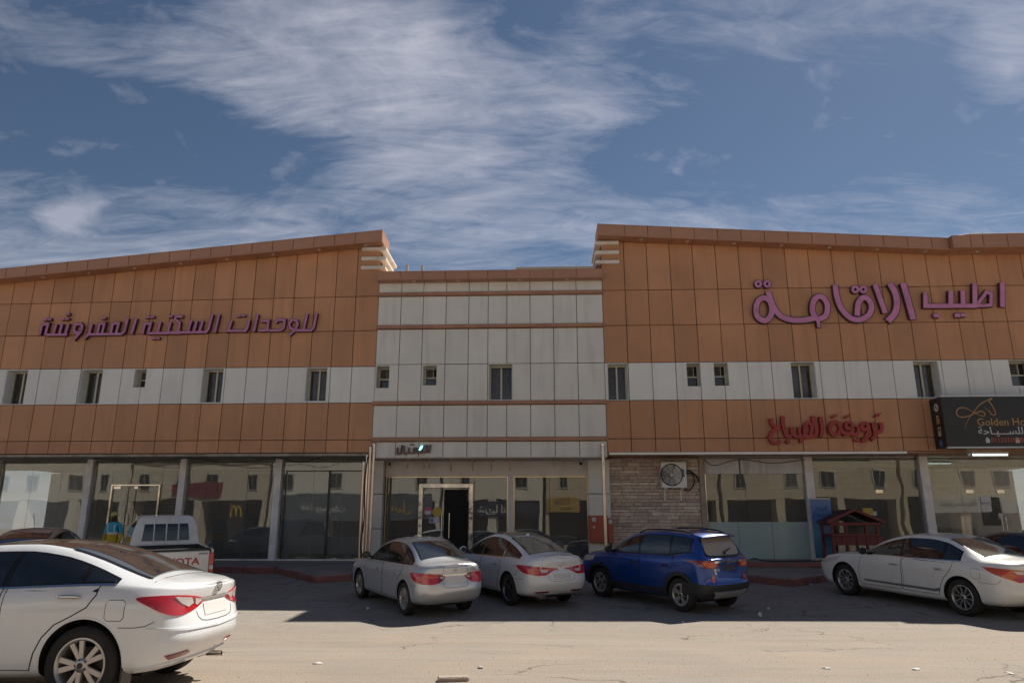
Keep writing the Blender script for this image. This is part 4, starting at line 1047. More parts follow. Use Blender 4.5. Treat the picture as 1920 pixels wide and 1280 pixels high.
def sedan(wb, fo, ro, W_, H, paint_, **kw):
    hw = wb / 2; F = hw + fo; Rr = hw + ro; b = W_ / 2
    sp = dict(wb=wb, fo=fo, ro=ro, W=W_, H=H, paint=paint_, zb=.19, tyre=.325,
        top=[(F, .62), (F - .12, .72), (F - .5, .86), (hw - .1, .94), (hw - .42, .985), (.48, 1.25), (.05, H - .07), (-.3, H - .008), (-.6, H), (-1.0, H - .055), (-1.4, H - .17), (-1.8, 1.16), (-2.05, 1.085), (-Rr + .15, 1.055), (-Rr, 1.03)],
        belt=[(F, .60), (F - .45, .80), (1.0, .89), (0, .93), (-1.0, .965), (-1.8, .985), (-Rr + .1, .965), (-Rr, .955)],
        y4=[(F, b - .10), (F - .45, b - .06), (1.0, b - .05), (-1.0, b - .045), (-1.8, b - .07), (-Rr, b - .11)],
        y5=[(F, .52), (F - .45, .62), (1.2, .68), (hw - .45, .70), (.4, .625), (0, .58), (-.6, .56), (-1.0, .565), (-1.4, .585), (-1.8, .63), (-2.05, .67), (-Rr, .68)],
        crown=[(F, .03), (1.2, .06), (.9, .05), (0, .05), (-.6, .05), (-1.4, .045), (-2.0, .035), (-Rr, .03)],
        xf=[.3, .26, .12, .02, .0, .05, .10, .12, .12, .13, .13, .12, .12], xr=[.30, .26, .13, .012, .025, .075, .05, .045, .05, .055, .05, .045, .04],
        rise=[(F, .0), (0, .0), (-hw, .03), (-Rr, .10)], dlo=(hw - .42, -1.82), pillars=[-.08, -1.05], rear_top=(-1.98, -1.02), wind_top=(.95, .12),
        doors=[[(.98, .36), (.98, .60), (.90, 'belt'), (-.08, 'belt'), (-.10, .6), (-.06, .31), (.9, .30)], [(-.11, .31), (-.15, .6), (-.13, 'belt'), (-1.05, 'belt'), (-1.07, .78), (-1.02, .66), (-.93, .45), (-.90, .31)]],
        handles=[(.12, .79), (-.86, .81)], mirror=(.80, .965), head=[(-.25, .64), (.2, .66), (.75, .77), (1.1, .86), (1.0, .74), (.5, .62), (-.2, .58)])
    sp.update(kw); return sp

def lettering_on(c, root, name, body, size, y0, z0, m_, off=.005, sx=1.):
    """raised badge letters that follow the curve of the tail"""
    me = text_mesh(body, size, .003, .001)
    for v in me.vertices:
        h_ = c.cast('B', y0 - v.co.x * sx, z0 + v.co.y)
        if h_: v.co = h_[0] + h_[1] * (off + (.003 if v.co.z > 0 else -.006))
    me.materials.clear(); me.materials.append(m_); link(bpy.data.objects.new(name, me), root)
def stand(root, rear_px, yaw_deg, c, sy=.88, s=1.):
    """left rear tyre touches the ground at this photo pixel"""
    g_ = G(*rear_px); yaw = R(yaw_deg); f = Vector((math.cos(yaw), math.sin(yaw), 0)); l = Vector((-f.y, f.x, 0))
    p = g_ + f * (c.wb / 2 * s) - l * (c.w - .10) * sy; place_root(root, p.x, p.y, yaw, sy, s)
# large white sedan in the left foreground
sp = sedan(2.80, .96, .87, 1.835, 1.47, P_WHITE, tyre=.335, wheel='twin5', rim=.228, roof=(.35, -1.0), chrome_belt=True, fuel=(-1.67, .80), rear_mat=G_REAR, handle_mat=C_CHROME,
    rear_top=(-1.83, -.97), rg=.04, pillars=[-.55, -1.27], dlo=(.98, -1.58),
    top=[(2.36, .62), (2.24, .72), (1.86, .86), (1.3, .95), (.98, .99), (.48, 1.25), (.05, 1.35), (-.3, 1.395), (-.6, 1.40), (-.95, 1.36), (-1.25, 1.28), (-1.6, 1.155), (-1.85, 1.075), (-2.1, 1.03), (-2.27, .985)],
    belt=[(2.36, .60), (1.9, .80), (1.0, .89), (0, .94), (-1.0, .985), (-1.55, 1.0), (-2.0, .97), (-2.27, .945)],
    doors=[[(.98, .36), (.98, .60), (.90, 'belt'), (-.55, 'belt'), (-.57, .6), (-.53, .30), (.9, .29)], [(-.58, .30), (-.62, .6), (-.60, 'belt'), (-1.46, 'belt'), (-1.46, .93), (-1.40, .83), (-1.27, .755), (-1.12, .68), (-1.02, .57), (-.96, .44), (-.93, .30)]], handles=[(-.3, .86), (-1.22, .90)],
    tail=[('tail_light', C_RED, [(.66, .90), (.45, .915), (.2, .91), (-.08, .875), (-.15, .835), (-.02, .785), (.15, .75), (.30, .735), (.44, .775), (.57, .845)], .010, 3),
          ('lamp_frame', C_CLEAR, [(.32, .90), (.10, .885), (.05, .83), (.14, .80), (.24, .84)], .016, 0), ('lamp_frame', C_CLEAR, [(.03, .875), (-.10, .85), (-.02, .805), (.02, .815)], .016, 0),
          ('reflector', C_REDD, [(.36, .40), (.05, .415), (-.02, .395), (.06, .375), (.30, .36)], .012, 0)],
    back=[('number_plate', C_PLATE, [(-.26, .70), (.26, .70), (.26, .81), (-.26, .81)], .006, 0), ('plate_lamp_bar', C_CHROME, [(-.46, .842), (-.3, .85), (.3, .85), (.46, .842), (.44, .868), (-.44, .868)], .012, 0)],
    gaps=[('wl', [(-.415, .645), (-.2, .65), (-.08, .665), (-.03, .70), (-.01, .75)]), ('wr', [(-.415, .645), (-.2, .65), (-.08, .665), (-.03, .70), (-.01, .75)]),
          ('L', [(-1.72, .655), (-1.86, .655), (-1.95, .665), (-2.02, .70)]), ('R', [(-1.72, .655), (-1.86, .655), (-1.95, .665), (-2.02, .70)]),
          ('T', [(-1.885, -.66), (-1.885, .66)])],
    wrap=[('bumper_crease', P_WHITE, [(.55, .645), (.2, .625), (-.42, .605), (-.42, .585), (.15, .60), (.45, .625)], .012), ('bumper_lip', P_WHITE, [(.62, .32), (.2, .335), (-.42, .325), (-.42, .285), (.2, .285), (.62, .275)], .014)],
    badge=('slant_h', 0, .945, .062), flap=True, exhaust=[(-.55, .235, .03, .17)])
c1, sonata = build_car(sp, 'large white sedan with a dark panoramic roof parked in the sunlit left foreground', 'parked cars')
place_root(sonata, 0, 0, 0)
yaw = R(177); f = Vector((math.cos(yaw), math.sin(yaw), 0)); l = Vector((-f.y, f.x, 0)); q = Vector((-3.84, 6.98, 0)) + f * 1.4 - l * (c1.w - .1) * .92; place_root(sonata, q.x, q.y, yaw, .92)
lettering_on(c1, sonata, 'badge_letters', '2.0', .07, -.52, .93, C_CHROME)

# silver sedan
sp = sedan(2.63, .84, .93, 1.775, 1.455, P_SILVER, tyre=.315, wheel='cover', rim=.205, fuel=None, rear_mat=G_REAR, pillars=[-.12, -1.12], dlo=(1.0, -1.56), fin=-.9, mirror_mat=C_BLACK,
    top=[(2.25, .64), (2.15, .76), (1.8, .88), (1.3, .95), (1.0, .985), (.5, 1.25), (.1, 1.385), (-.3, 1.45), (-.6, 1.455), (-.95, 1.42), (-1.25, 1.31), (-1.6, 1.14), (-1.78, 1.065), (-2.1, 1.035), (-2.33, 1.0)],
    belt=[(2.25, .62), (1.8, .80), (1.0, .90), (0, .93), (-1.0, .95), (-1.6, .965), (-2.33, .93)], rear_top=(-1.68, -1.0), rg=.05,
    y5=[(2.25, .5), (1.8, .6), (1.2, .66), (.95, .67), (.4, .61), (0, .57), (-.6, .555), (-1.0, .565), (-1.4, .60), (-1.7, .65), (-2.33, .66)],
    doors=[[(.96, .34), (.96, .60), (.90, 'belt'), (-.12, 'belt'), (-.14, .6), (-.10, .30), (.88, .29)], [(-.15, .30), (-.19, .6), (-.17, 'belt'), (-1.22, 'belt'), (-1.20, .86), (-1.10, .74), (-1.0, .62), (-.93, .45), (-.88, .30)]], handles=[(.05, .76), (-.98, .77)],
    tail=[('tail_light', C_RED, [(.80, .845), (.5, .86), (.1, .845), (-.10, .82), (-.13, .79), (-.05, .72), (.1, .665), (.35, .655), (.6, .70), (.78, .79)], .012, 3), ('lamp_insert', C_REDD, [(.06, .85), (-.10, .82), (-.12, .79), (-.04, .72), (.06, .68)], .017, 0), ('lamp_lens', C_CLEAR, [(.0, .79), (-.085, .785), (-.06, .755), (.0, .755)], .021, 0)],
    back=[('number_plate', C_PLATE, [(-.27, .655), (.27, .655), (.27, .775), (-.27, .775)], .008, 0), ('boot_trim', C_CHROME, [(-.33, .80), (.33, .80), (.31, .84), (-.31, .84)], .016, 0)],
    gaps=[(m_, [(-.40, .585), (-.14, .59), (-.08, .62), (-.05, .70)]) for m_ in ('wl', 'wr')] + [(m_, [(-.05, .85), (-.08, .93), (-.1, .99)]) for m_ in ('wl', 'wr')] + [(m_, [(-1.66, .62), (-1.85, .61), (-1.95, .66)]) for m_ in 'LR'],
    badge=('slant_h', 0, .905, .045), pr=.55)
c2, elantra = build_car(sp, 'silver sedan with wheel covers parked nose in before the entrance door', 'parked cars'); stand(elantra, (761.2, 1152.2), 121, c2, .78, .95)

# white sedan beside it with chrome pillars and a dark roof
sp = sedan(2.84, .96, 1.05, 1.865, 1.465, P_WHITE, tyre=.33, wheel='y5', rim=.232, rim_mat=C_ALLOYD, roof=(.3, -.95), chrome_belt=True, fuel=(-1.72, .76), pillar_strip=False, trim=C_BLACK, dlo=(.98, -1.80), pillars=[-.08, -1.12],
    tail=[('tail_light', C_RED, [(.90, .875), (.55, .885), (.1, .86), (-.3, .825), (-.36, .805), (-.2, .785), (-.08, .74), (.05, .695), (.3, .69), (.6, .74), (.80, .81)], .012, 0), ('lamp_lens', C_CLEAR, [(.2, .81), (-.04, .80), (.0, .75), (.16, .745)], .018, 0),
          ('reflector', C_REDD, [(.34, .37), (-.08, .375), (-.10, .355), (.0, .34), (.30, .345)], .012, 0)],
    back=[('number_plate', C_PLATE, [(-.26, .60), (.26, .60), (.26, .71), (-.26, .71)], .006, 0), ('diffuser', C_SKID, [(-.62, .25), (-.45, .31), (.45, .31), (.62, .25)], .01, 0), ('boot_trim', C_CHROME, [(-.36, .775), (.36, .775), (.35, .79), (-.35, .79)], .008, 0)],
    gaps=[(m_, [(-.43, .57), (-.14, .575), (-.06, .61), (-.03, .69)]) for m_ in ('wl', 'wr')] + [(m_, [(-1.76, .60), (-2.0, .60), (-2.12, .64)]) for m_ in 'LR'],
    decktop=[('boot_lip', P_WHITE, [(-2.37, -.6), (-2.37, .6), (-2.30, .62), (-2.30, -.62)], .022)], exhaust=[(.52, .27, .042, .05), (.62, .27, .042, .06), (-.52, .27, .042, .05), (-.62, .27, .042, .06)], badge=('slant_h', 0, .90, .055), fin=-.98)
c3, lf = build_car(sp, 'white sedan with a dark roof and twin exhausts beside the silver sedan', 'parked cars')
for md in 'LR':
    for x0, w0 in ((-.06, .05), (-1.10, .045)):
        z0 = c3.rails(x0)[7][1] + .02; z1 = c3.rails(x0 - .12)[9][1] - .045
        c3.patch('pillar_trim', md, [(x0 + w0, z0), (x0 - w0, z0), (x0 - w0 - .08, z1), (x0 + w0 - .13, z1)], C_CHROME, lf, off=.009, res=.1)
stand(lf, (957, 1134), 119, c3, .78, .955)

# blue compact SUV
w_ = .90
sp = dict(wb=2.50, fo=.84, ro=.74, W=1.80, H=1.60, paint=P_BLUE, zb=.24, tyre=.335, tw=.22, arch=.05, wheel='five', rim=.215, rim_mat=C_ALLOY, capr=.42, pr=.42, capf=.5, pf=.5, sharp=42,
    top=[(2.13, .80), (2.05, .93), (1.6, 1.03), (1.05, 1.09), (.55, 1.36), (.2, 1.50), (-.2, 1.58), (-.7, 1.60), (-1.2, 1.585), (-1.52, 1.555), (-1.60, 1.53), (-1.70, 1.40), (-1.82, 1.17), (-1.90, 1.08), (-1.99, 1.02)],
    belt=[(2.13, .76), (1.7, .93), (1.0, 1.02), (0, 1.05), (-.95, 1.085), (-1.35, 1.15), (-1.65, 1.17), (-1.85, 1.08), (-2.13, .99)],
    y4=[(2.13, w_ - .10), (1.7, w_ - .05), (1.0, w_ - .045), (-1.0, w_ - .04), (-1.8, w_ - .06), (-2.13, w_ - .08)],
    y5=[(2.13, .6), (1.6, .68), (1.05, .72), (.5, .68), (0, .645), (-.7, .635), (-1.5, .63), (-1.8, .64), (-2.13, .70)],
    crown=[(2.13, .03), (1.4, .06), (1.0, .05), (-.5, .05), (-1.7, .045), (-2.0, .03), (-2.13, .03)],
    xf=[.25, .2, .10, .02, .0, .03, .06, .08, .10, .10, .1, .1, .1], xr=[.26, .22, .08, .0, .03, .055, .05, .05, .055, .06, .06, .055, .05],
    rise=[(2.13, 0), (0, 0), (-1.3, .02), (-2.13, .10)], dlo=(1.05, -1.52), pillars=[-.05, -.98], wind_top=(1.0, .22), rear_back=[(-.60, 1.17), (-.3, 1.13), (.3, 1.13), (.60, 1.17), (.53, 1.46), (.3, 1.49), (-.3, 1.49), (-.53, 1.46)], rear_mat=mat('dusty rear glass', (.34, .27, .2), .18, spec=.6, coat=.4),
    doors=[[(.92, .46), (.92, .72), (.88, 'belt'), (-.06, 'belt'), (-.08, .7), (-.05, .42), (.84, .42)], [(-.09, .42), (-.12, .7), (-.10, 'belt'), (-1.08, 'belt'), (-1.06, .9), (-.98, .80), (-.90, .7), (-.84, .55), (-.82, .42)]], handles=[(.08, .87), (-.88, .885)], handle_mat=C_BLACK, cup=P_BLUE, mirror=(.86, 1.06), mirror_mat=C_BLACK,
    flare=.075, sill=[(.92, .41), (-.86, .41), (-.90, .26), (.95, .26)], head=[(-.2, .86), (.3, .88), (.9, .93), (.85, .82), (.3, .76), (-.2, .76)],
    tail=[('tail_light', C_REDD, [(.85, 1.035), (.6, 1.05), (.3, 1.05), (.0, 1.03), (-.06, .97), (.02, .90), (.18, .88), (.36, .90), (.52, .97), (.7, 1.005)], .012, 0), ('lamp_insert', C_ORANGE, [(.42, 1.025), (.08, 1.015), (.06, .94), (.18, .905), (.34, .925)], .017, 0),
          ('reflector', C_RED, [(.22, .75), (.13, .75), (.15, .62), (.22, .63)], .012, 0)],
    back=[('chrome_bar', C_CHROME, [(-.52, .995), (.52, .995), (.50, 1.035), (-.50, 1.035)], .02, 0), ('number_plate', mat('dark plate recess', (.03, .035, .06), .4), [(-.26, .83), (.26, .83), (.26, .95), (-.26, .95)], .006, 0),
          ('skid_plate', C_SKID, [(-.48, .34), (.48, .34), (.60, .46), (.40, .44), (-.40, .44), (-.60, .46)], .05, 0)],
    wrap=[('bumper_cladding', C_CLAD, [(.9, .60), (.55, .605), (.2, .575), (-.40, .565), (-.40, .34), (.2, .33), (.9, .33)], .012)],
    gaps=[(m_, [(.10, .92), (.12, .8), (.06, .62), (-.1, .59), (-.4, .585)]) for m_ in ('wl', 'wr')], badge=('letters', 0, 1.02, .07), fin=-1.3)
c4, suv = build_car(sp, 'blue compact SUV with black plastic cladding parked before the stone clad wall', 'parked cars')
bm = bmesh.new(); prev = None
for k in range(13):                                             # roof spoiler
    y = -.62 + 1.24 * k / 12; e = 1 - (abs(y) / .62) ** 4; r = []
    for dx, dz in ((-1.44, 1.545), (-1.72 - .05 * e, 1.505), (-1.74 - .05 * e, 1.485), (-1.70, 1.47), (-1.46, 1.50)): r.append(bm.verts.new((dx, y, dz + .03 * (1 - (y / .62) ** 2))))
    if prev:
        for i in range(5): bm.faces.new((prev[i], prev[(i + 1) % 5], r[(i + 1) % 5], r[i]))
    else: bm.faces.new(r)
    prev = r
bm.faces.new(prev[::-1]); bm_obj('roof_spoiler', bm, P_BLUE, suv, smooth=True)
for md in (1, -1):
    pts = []
    for k in range(14):
        x = .1 - 1.6 * k / 13; h_ = c4.cast('T', x, md * .60)
        if h_: pts.append(h_[0] + Vector((0, 0, .012 + .03 * min(1, k / 2, (13 - k) / 2))))
    tube('roof_rail', pts, .016, C_BLACK, suv)
h_ = c4.cast('B', .0, 1.14); wp = h_[0] + Vector((-.03, 0, .02)); tube('wiper', [wp, wp + Vector((.03, -.02, .03)), wp + Vector((.09, -.34, .09))], [.025, .018, .01], C_BLACK, suv)
lettering_on(c4, suv, 'model_lettering', 'SELTOS', .06, .44, .855, C_CHROME)
stand(suv, (1280.6, 1146), 124, c4, .77, .95)

# creamy white sedan on the right
sp = sedan(2.88, .965, 1.06, 1.82, 1.45, P_CREAM, tyre=.335, wheel='ten', rim=.222, chrome_belt=True, fuel=(-1.78, .80), dlo=(1.0, -1.42), pillars=[-.1, -1.08], mirror_mat=C_BLACK, rear_mat=mat('pale green rear glass', (.16, .18, .16), .05, spec=.9, coat=.8),
    top=[(2.405, .66), (2.3, .78), (1.9, .90), (1.35, .97), (1.02, 1.005), (.5, 1.26), (.1, 1.385), (-.3, 1.445), (-.7, 1.45), (-1.05, 1.41), (-1.35, 1.30), (-1.7, 1.145), (-1.9, 1.085), (-2.2, 1.065), (-2.5, 1.03)],
    belt=[(2.405, .64), (1.9, .83), (1.0, .92), (0, .945), (-1.0, .965), (-1.7, .985), (-2.5, .96)], rear_top=(-1.80, -1.07), rg=.055,
    y5=[(2.405, .52), (1.9, .62), (1.3, .68), (1.0, .70), (.4, .625), (0, .585), (-.7, .57), (-1.1, .58), (-1.4, .61), (-1.8, .66), (-2.5, .70)],
    doors=[[(1.0, .36), (1.0, .62), (.92, 'belt'), (-.10, 'belt'), (-.12, .6), (-.08, .33), (.92, .32)], [(-.13, .33), (-.17, .6), (-.15, 'belt'), (-1.30, 'belt'), (-1.28, .88), (-1.2, .76), (-1.08, .64), (-1.0, .48), (-.95, .33)]], handles=[(.05, .79), (-1.02, .80)],
    moulding=[(.88, .40), (.85, .425), (-.88, .425), (-.98, .46), (-1.0, .405), (-.9, .38), (.86, .385)], moulding_mat=mat('grey side moulding', (.22, .24, .26), .35, metal=.4),
    tail=[('tail_light', C_ORANGE, [(.84, .93), (.5, .925), (.1, .905), (-.17, .885), (-.19, .835), (-.02, .825), (.04, .70), (.2, .695), (.45, .77), (.66, .85)], .012, 0), ('lamp_lens', C_CLEAR, [(.3, .895), (.06, .885), (.06, .835), (.22, .835)], .017, 0), ('lamp_lens', C_CLEAR, [(.03, .88), (-.15, .865), (-.16, .845), (.03, .84)], .017, 0), ('lamp_insert', C_RED, [(.22, .82), (.05, .82), (.08, .71), (.2, .70), (.32, .75)], .016, 0)],
    back=[('number_plate', C_PLATE, [(-.27, .68), (.27, .68), (.27, .80), (-.27, .80)], .006, 0), ('boot_trim', C_CHROME, [(-.46, .845), (.46, .845), (.44, .885), (-.44, .885)], .016, 0)],
    gaps=[(m_, [(-.4, .60), (-.22, .605), (-.16, .66), (-.1, .72)]) for m_ in ('wl', 'wr')] + [(m_, [(-1.82, .655), (-2.05, .65), (-2.18, .665), (-2.24, .73)]) for m_ in 'LR'], badge=('ovals', 0, .94, .06), exhaust=[(-.5, .25, .03, .06)])
c5, camry = build_car(sp, 'creamy white sedan with ten spoke wheels parked at the far right', 'parked cars'); stand(camry, (1813.4, 1153.8), 110, c5)
lettering_on(c5, camry, 'model_lettering', 'CAMRY', .05, .5, .80, C_CHROME)

# dark grey sedan partly seen behind it, and the taupe car behind the big white sedan
sp = sedan(2.75, .95, 1.03, 1.80, 1.47, P_GREY, tyre=.325, wheel='ten', rim=.215, tail=[('tail_light', C_RED, [(.8, .88), (.3, .89), (-.1, .85), (.05, .74), (.4, .72), (.7, .8)], .012, 0)])
c6, gcar = build_car(sp, 'dark grey sedan half hidden behind the creamy white sedan at the right edge', 'parked cars'); place_root(gcar, 11.05, 16.7, R(110))
sp = sedan(2.65, .9, .9, 1.75, 1.50, P_BROWN, tyre=.315, wheel='cover', rim=.2, pillars=[-.1, -1.05], tail=[('tail_light', C_RED, [(.8, .9), (.3, .91), (.0, .86), (.05, .74), (.4, .72), (.7, .8)], .012, 0)])
c7, tcar = build_car(sp, 'taupe grey car whose roof shows behind the roof of the large white sedan', 'parked cars'); place_root(tcar, -10.7, 17.2, R(103))
h_ = c7.cast('T', -.75, 0); tube('aerial', [h_[0], h_[0] + Vector((-.12, 0, .32))], .006, C_BLACK, tcar, n=6)

# white pickup truck: cab, open bed, tailgate lettering
def pickup():
    root = thing('pickup_truck', 'white single cab pickup truck with an open bed and red tailgate lettering', 'pickup truck', group='parked cars'); pm = mat('white pickup paint', (.70, .70, .69), .35, coat=1., stain=.25, stain_col=(.42, .36, .3))
    hw = .86
    def hull(name, rings, m_, parent, bev=.05, seg=4):
        bm = bmesh.new(); rv = [[bm.verts.new(p) for p in r] for r in rings]; n = len(rings[0])
        for A, B in zip(rv, rv[1:]):
            for k in range(n): bm.faces.new((A[k], A[(k + 1) % n], B[(k + 1) % n], B[k]))
        bm.faces.new(rv[0][::-1]); bm.faces.new(rv[-1]); bmesh.ops.recalc_face_normals(bm, faces=bm.faces[:])
        bmesh.ops.bevel(bm, geom=bm.edges[:], offset=bev, segments=seg, affect='EDGES', profile=.6); bv = BVHTree.FromBMesh(bm)
        return bm_obj(name, bm, m_, parent, smooth=True, sharp=50), bv
    def rect(x0, x1, y, z): return [(x0, -y, z), (x1, -y, z), (x1, y, z), (x0, y, z)]
    cab, bv = hull('cab', [rect(-.42, 1.5, hw, .42), rect(-.42, 1.5, hw + .015, .75), rect(-.42, 1.48, hw - .01, 1.08), rect(-.36, .95, hw - .09, 1.45), rect(-.28, .58, hw - .2, 1.68), rect(-.22, .45, hw - .3, 1.715)], pm, root)
    hull('bonnet', [rect(1.2, 2.55, hw - .02, .42), rect(1.2, 2.6, hw, .8), rect(1.2, 2.45, hw - .08, 1.02)], pm, root)
    c = Car.__new__(Car); c.bvh = bv; c.w = hw; c.Rr = .42
    # four panes of the rear window with bars between
    for k in range(4):
        y0 = -.60 + .30 * k; a, b_ = y0 + .018, y0 + .282
        t0 = (-.045 if k == 0 else 0), (.045 if k == 3 else 0)
        pts = [(a, 1.15), (b_, 1.15), (b_ + (-.05 if k == 3 else 0), 1.53), (a + (.05 if k == 0 else 0), 1.53)]
        c.patch('rear_pane', 'B', pts, G_CAR, cab, off=.006, res=.1, skirt=.01)
    for k in range(1, 4): tube('window_bar', [(-.455, -.60 + .30 * k, 1.02), (-.40, -.60 + .30 * k, 1.40), (-.335, -.60 + .30 * k, 1.66)], .015, pm, cab, n=8)
    for md in 'LR': c.patch('side_window', md, [(.0 - .30, 1.10), (.95, 1.10), (.52, 1.58), (-.22, 1.6)], G_CAR, cab, off=.006, res=.1)
    bm = bmesh.new()
    x0, x1, zb, zt = -2.45, -.47, .62, 1.08; t = .06
    bxx(bm, x0, x1, -hw, -hw + t, .42, zt, .02); bxx(bm, x0, x1, hw - t, hw, .42, zt, .02); bxx(bm, x1 - t, x1, -hw + t, hw - t, .5, zt, .015); bm_obj('bed_side', bm, pm, root)
    bm = bmesh.new(); bxx(bm, x0 + .05, x1 - t, -hw + t, hw - t, .58, .63); bxx(bm, x0 + .06, x1 - t - .001, -hw + t, -hw + t + .02, .63, zt - .02); bxx(bm, x0 + .06, x1 - t - .001, hw - t - .02, hw - t, .63, zt - .02); bxx(bm, x1 - t - .02, x1 - t, -hw + t + .02, hw - t - .02, .63, zt - .02); bm_obj('bed_liner', bm, C_CLAD, root)
    bm = bmesh.new(); bxx(bm, x0 - .03, x0 + .03, -hw + .10, hw - .10, .55, zt - .03, .02); tg = bm_obj('tailgate', bm, pm, root)
    bm = bmesh.new(); bxx(bm, x0 - .035, x0 + .04, -hw + .09, hw - .09, zt - .03, zt + .03, .02); bm_obj('bed_rail', bm, C_CLAD, root)
    for sg in (1, -1):
        bm = bmesh.new(); bxx(bm, x0 - .05, x0 + .04, sg * (hw - .05) - .055, sg * (hw - .05) + .055, .60, 1.0, .015); tl = bm_obj('tail_light', bm, C_RED, root)
        bm = bmesh.new(); bxx(bm, x0 - .058, x0 - .04, sg * (hw - .05) - .045, sg * (hw - .05) + .045, .76, .84, .006); bm_obj('lamp_lens', bm, C_ORANGE, tl)
        bm = bmesh.new(); bxx(bm, x0 - .058, x0 - .04, sg * (hw - .05) - .045, sg * (hw - .05) + .045, .66, .74, .006); bm_obj('lamp_lens', bm, C_CLEAR, tl)
    text_obj('tailgate_lettering', 'TOYOTA', .20, frame_M((x0 - .032, 0, .83), (0, -1, 0), (0, 0, 1)), mat('red lettering', (.42, .05, .035), .5), tg, .004, .005, 0, 1.3)
    bm = bmesh.new(); bxx(bm, x0 - .033, x0 - .02, -.72, -.50, .97, 1.01, .003); bm_obj('tailgate_sticker', bm, mat('grey sticker', (.3, .3, .3), .5), tg)
    box('rear_bumper', -2.58, -2.42, -hw + .1, hw - .1, .42, .54, C_SKID, root, .02); box('underbody', -2.3, 2.3, -.6, .6, .3, .5, C_WELL, root)
    cc = Car.__new__(Car); cc.w = hw
    for x in (1.55, -1.45):
        for sg in (1, -1): make_wheel(cc, root, x, sg, 'five', .36, .24, .21, C_ALLOY)
    return root
pk = pickup(); place_root(pk, -8.36, 17.98, R(121))
# ------------------------------------------------------------------ raised sign letters
M_PINK = mat('pink sign face', (.64, .24, .44), .35, var=.1, vscale=5, stain=.45, stain_col=(.40, .14, .27)); M_PINKR = mat('dark plum letter return', (.06, .016, .035), .4); M_PINKD = mat('plum sign face', (.56, .2, .4), .4, var=.12, vscale=5)
M_RIM = mat('pale pink letter edge', (.55, .33, .4), .4); M_RED = mat('dark red letter', (.36, .028, .028), .35, var=.1); M_RECEP = mat('dusty plum face', (.20, .12, .12), .5)
def ribbon(bm, pts, wd, o0, o1, closed=False, taper=None):
    """flat stroke on the facade plane: pts in (s, z), extruded from o0 to o1"""
    P2 = [Vector((p[0], p[1])) for p in pts]; n = len(P2); L_, R2 = [], []
    for i, p in enumerate(P2):
        a = P2[(i - 1) % n] if closed or i else None; b_ = P2[(i + 1) % n] if closed or i < n - 1 else None
        d1 = (p - a).normalized() if a is not None and (p - a).length > 1e-6 else None; d2 = (b_ - p).normalized() if b_ is not None and (b_ - p).length > 1e-6 else None
        d1 = d1 or d2; d2 = d2 or d1; n1 = Vector((-d1.y, d1.x)); n2 = Vector((-d2.y, d2.x)); m_ = n1 + n2; m_ = m_ / max(.45, m_.length_squared / 2) if m_.length > 1e-3 else n1
        w2 = wd / 2 * (taper[i] if taper else 1); q = p.copy()
        if not closed and i == 0: q = p - d1 * wd * .0
        L_.append(q + m_ * w2); R2.append(q - m_ * w2)
    F = [[bm.verts.new(P(v.x, v.y, o)) for v in side] for side in (L_, R2) for o in (o0, o1)]
    l0, l1, r0, r1 = F; rng = range(n) if closed else range(n - 1)
    for i in rng:
        j = (i + 1) % n
        bm.faces.new((l1[i], r1[i], r1[j], l1[j])); bm.faces.new((l0[i], l0[j], r0[j], r0[i])); bm.faces.new((l0[i], l1[i], l1[j], l0[j])); bm.faces.new((r0[i], r0[j], r1[j], r1[i]))
    if not closed:
        bm.faces.new((l0[0], r0[0], r1[0], l1[0])); bm.faces.new((l0[-1], l1[-1], r1[-1], r0[-1]))
def sign(name, label, cat, letters, org, sc, mats_, rim=.022, o0=.05, depth=.10, D_off=.1, group=None):
    """letters: list of (stroke list); stroke = (points in crop pixels, width in crop pixels, options: s smooth, c closed)"""
    xs_ = [S(org[0] + p[0] / sc, org[1] + p[1] / sc, D_off) for st_ in letters for k in st_ for p in k[0]]
    cx = sum(a for a, _ in xs_) / len(xs_); cz = min(b_ for _, b_ in xs_)
    root = thing(name, label, cat, tuple(P(cx, cz, o0)), group=group); inv = Matrix.Translation(-Vector(root.location)); px2m = 21.6 / FPX
    kk = 0
    for st_ in letters:
        b1, b2, b3 = bmesh.new(), bmesh.new(), bmesh.new()
        for pts, wpx, opt in st_:
            kk += 1; eps = .0007 * (kk % 9)
            q = [S(org[0] + p[0] / sc, org[1] + p[1] / sc, D_off) for p in pts]; wm = wpx / sc * px2m; cl = 'c' in opt
            if 's' in opt: q = [(v.x, v.y) for v in catmull([(a, b_, 0) for a, b_ in q], 6, cl)]
            tp = None
            if 't' in opt: tp = [min(1, .25 + 2.2 * min(i, len(q) - 1 - i) / max(1, len(q) - 1)) for i in range(len(q))]
            ribbon(b1, q, wm, o0, o0 + depth + eps, cl, tp)
            if mats_[1]: ribbon(b2, q, wm * (.78 if wm > .15 else .72), o0 + depth * .3, o0 + depth + .008 + eps, cl, tp); ribbon(b3, q, wm * (.68 if wm > .15 else .58), o0 + depth * .3, o0 + depth + .016 + eps, cl, tp)
        lt = bm_obj('letter', b1, mats_[0], root); lt.matrix_parent_inverse = inv
        if mats_[1]: bm_obj('letter_edge', b2, mats_[2], lt); bm_obj('letter_face', b3, mats_[1], lt)
        else: b2.free(); b3.free()
    return root
def circ(x, y, rx, ry=None, n=12): ry = ry or rx; return [(x + rx * math.cos(2 * math.pi * k / n), y + ry * math.sin(2 * math.pi * k / n)) for k in range(n)]
def dot(x, y, w_): return ([(x - w_ / 2, y), (x + w_ / 2, y)], w_, '')
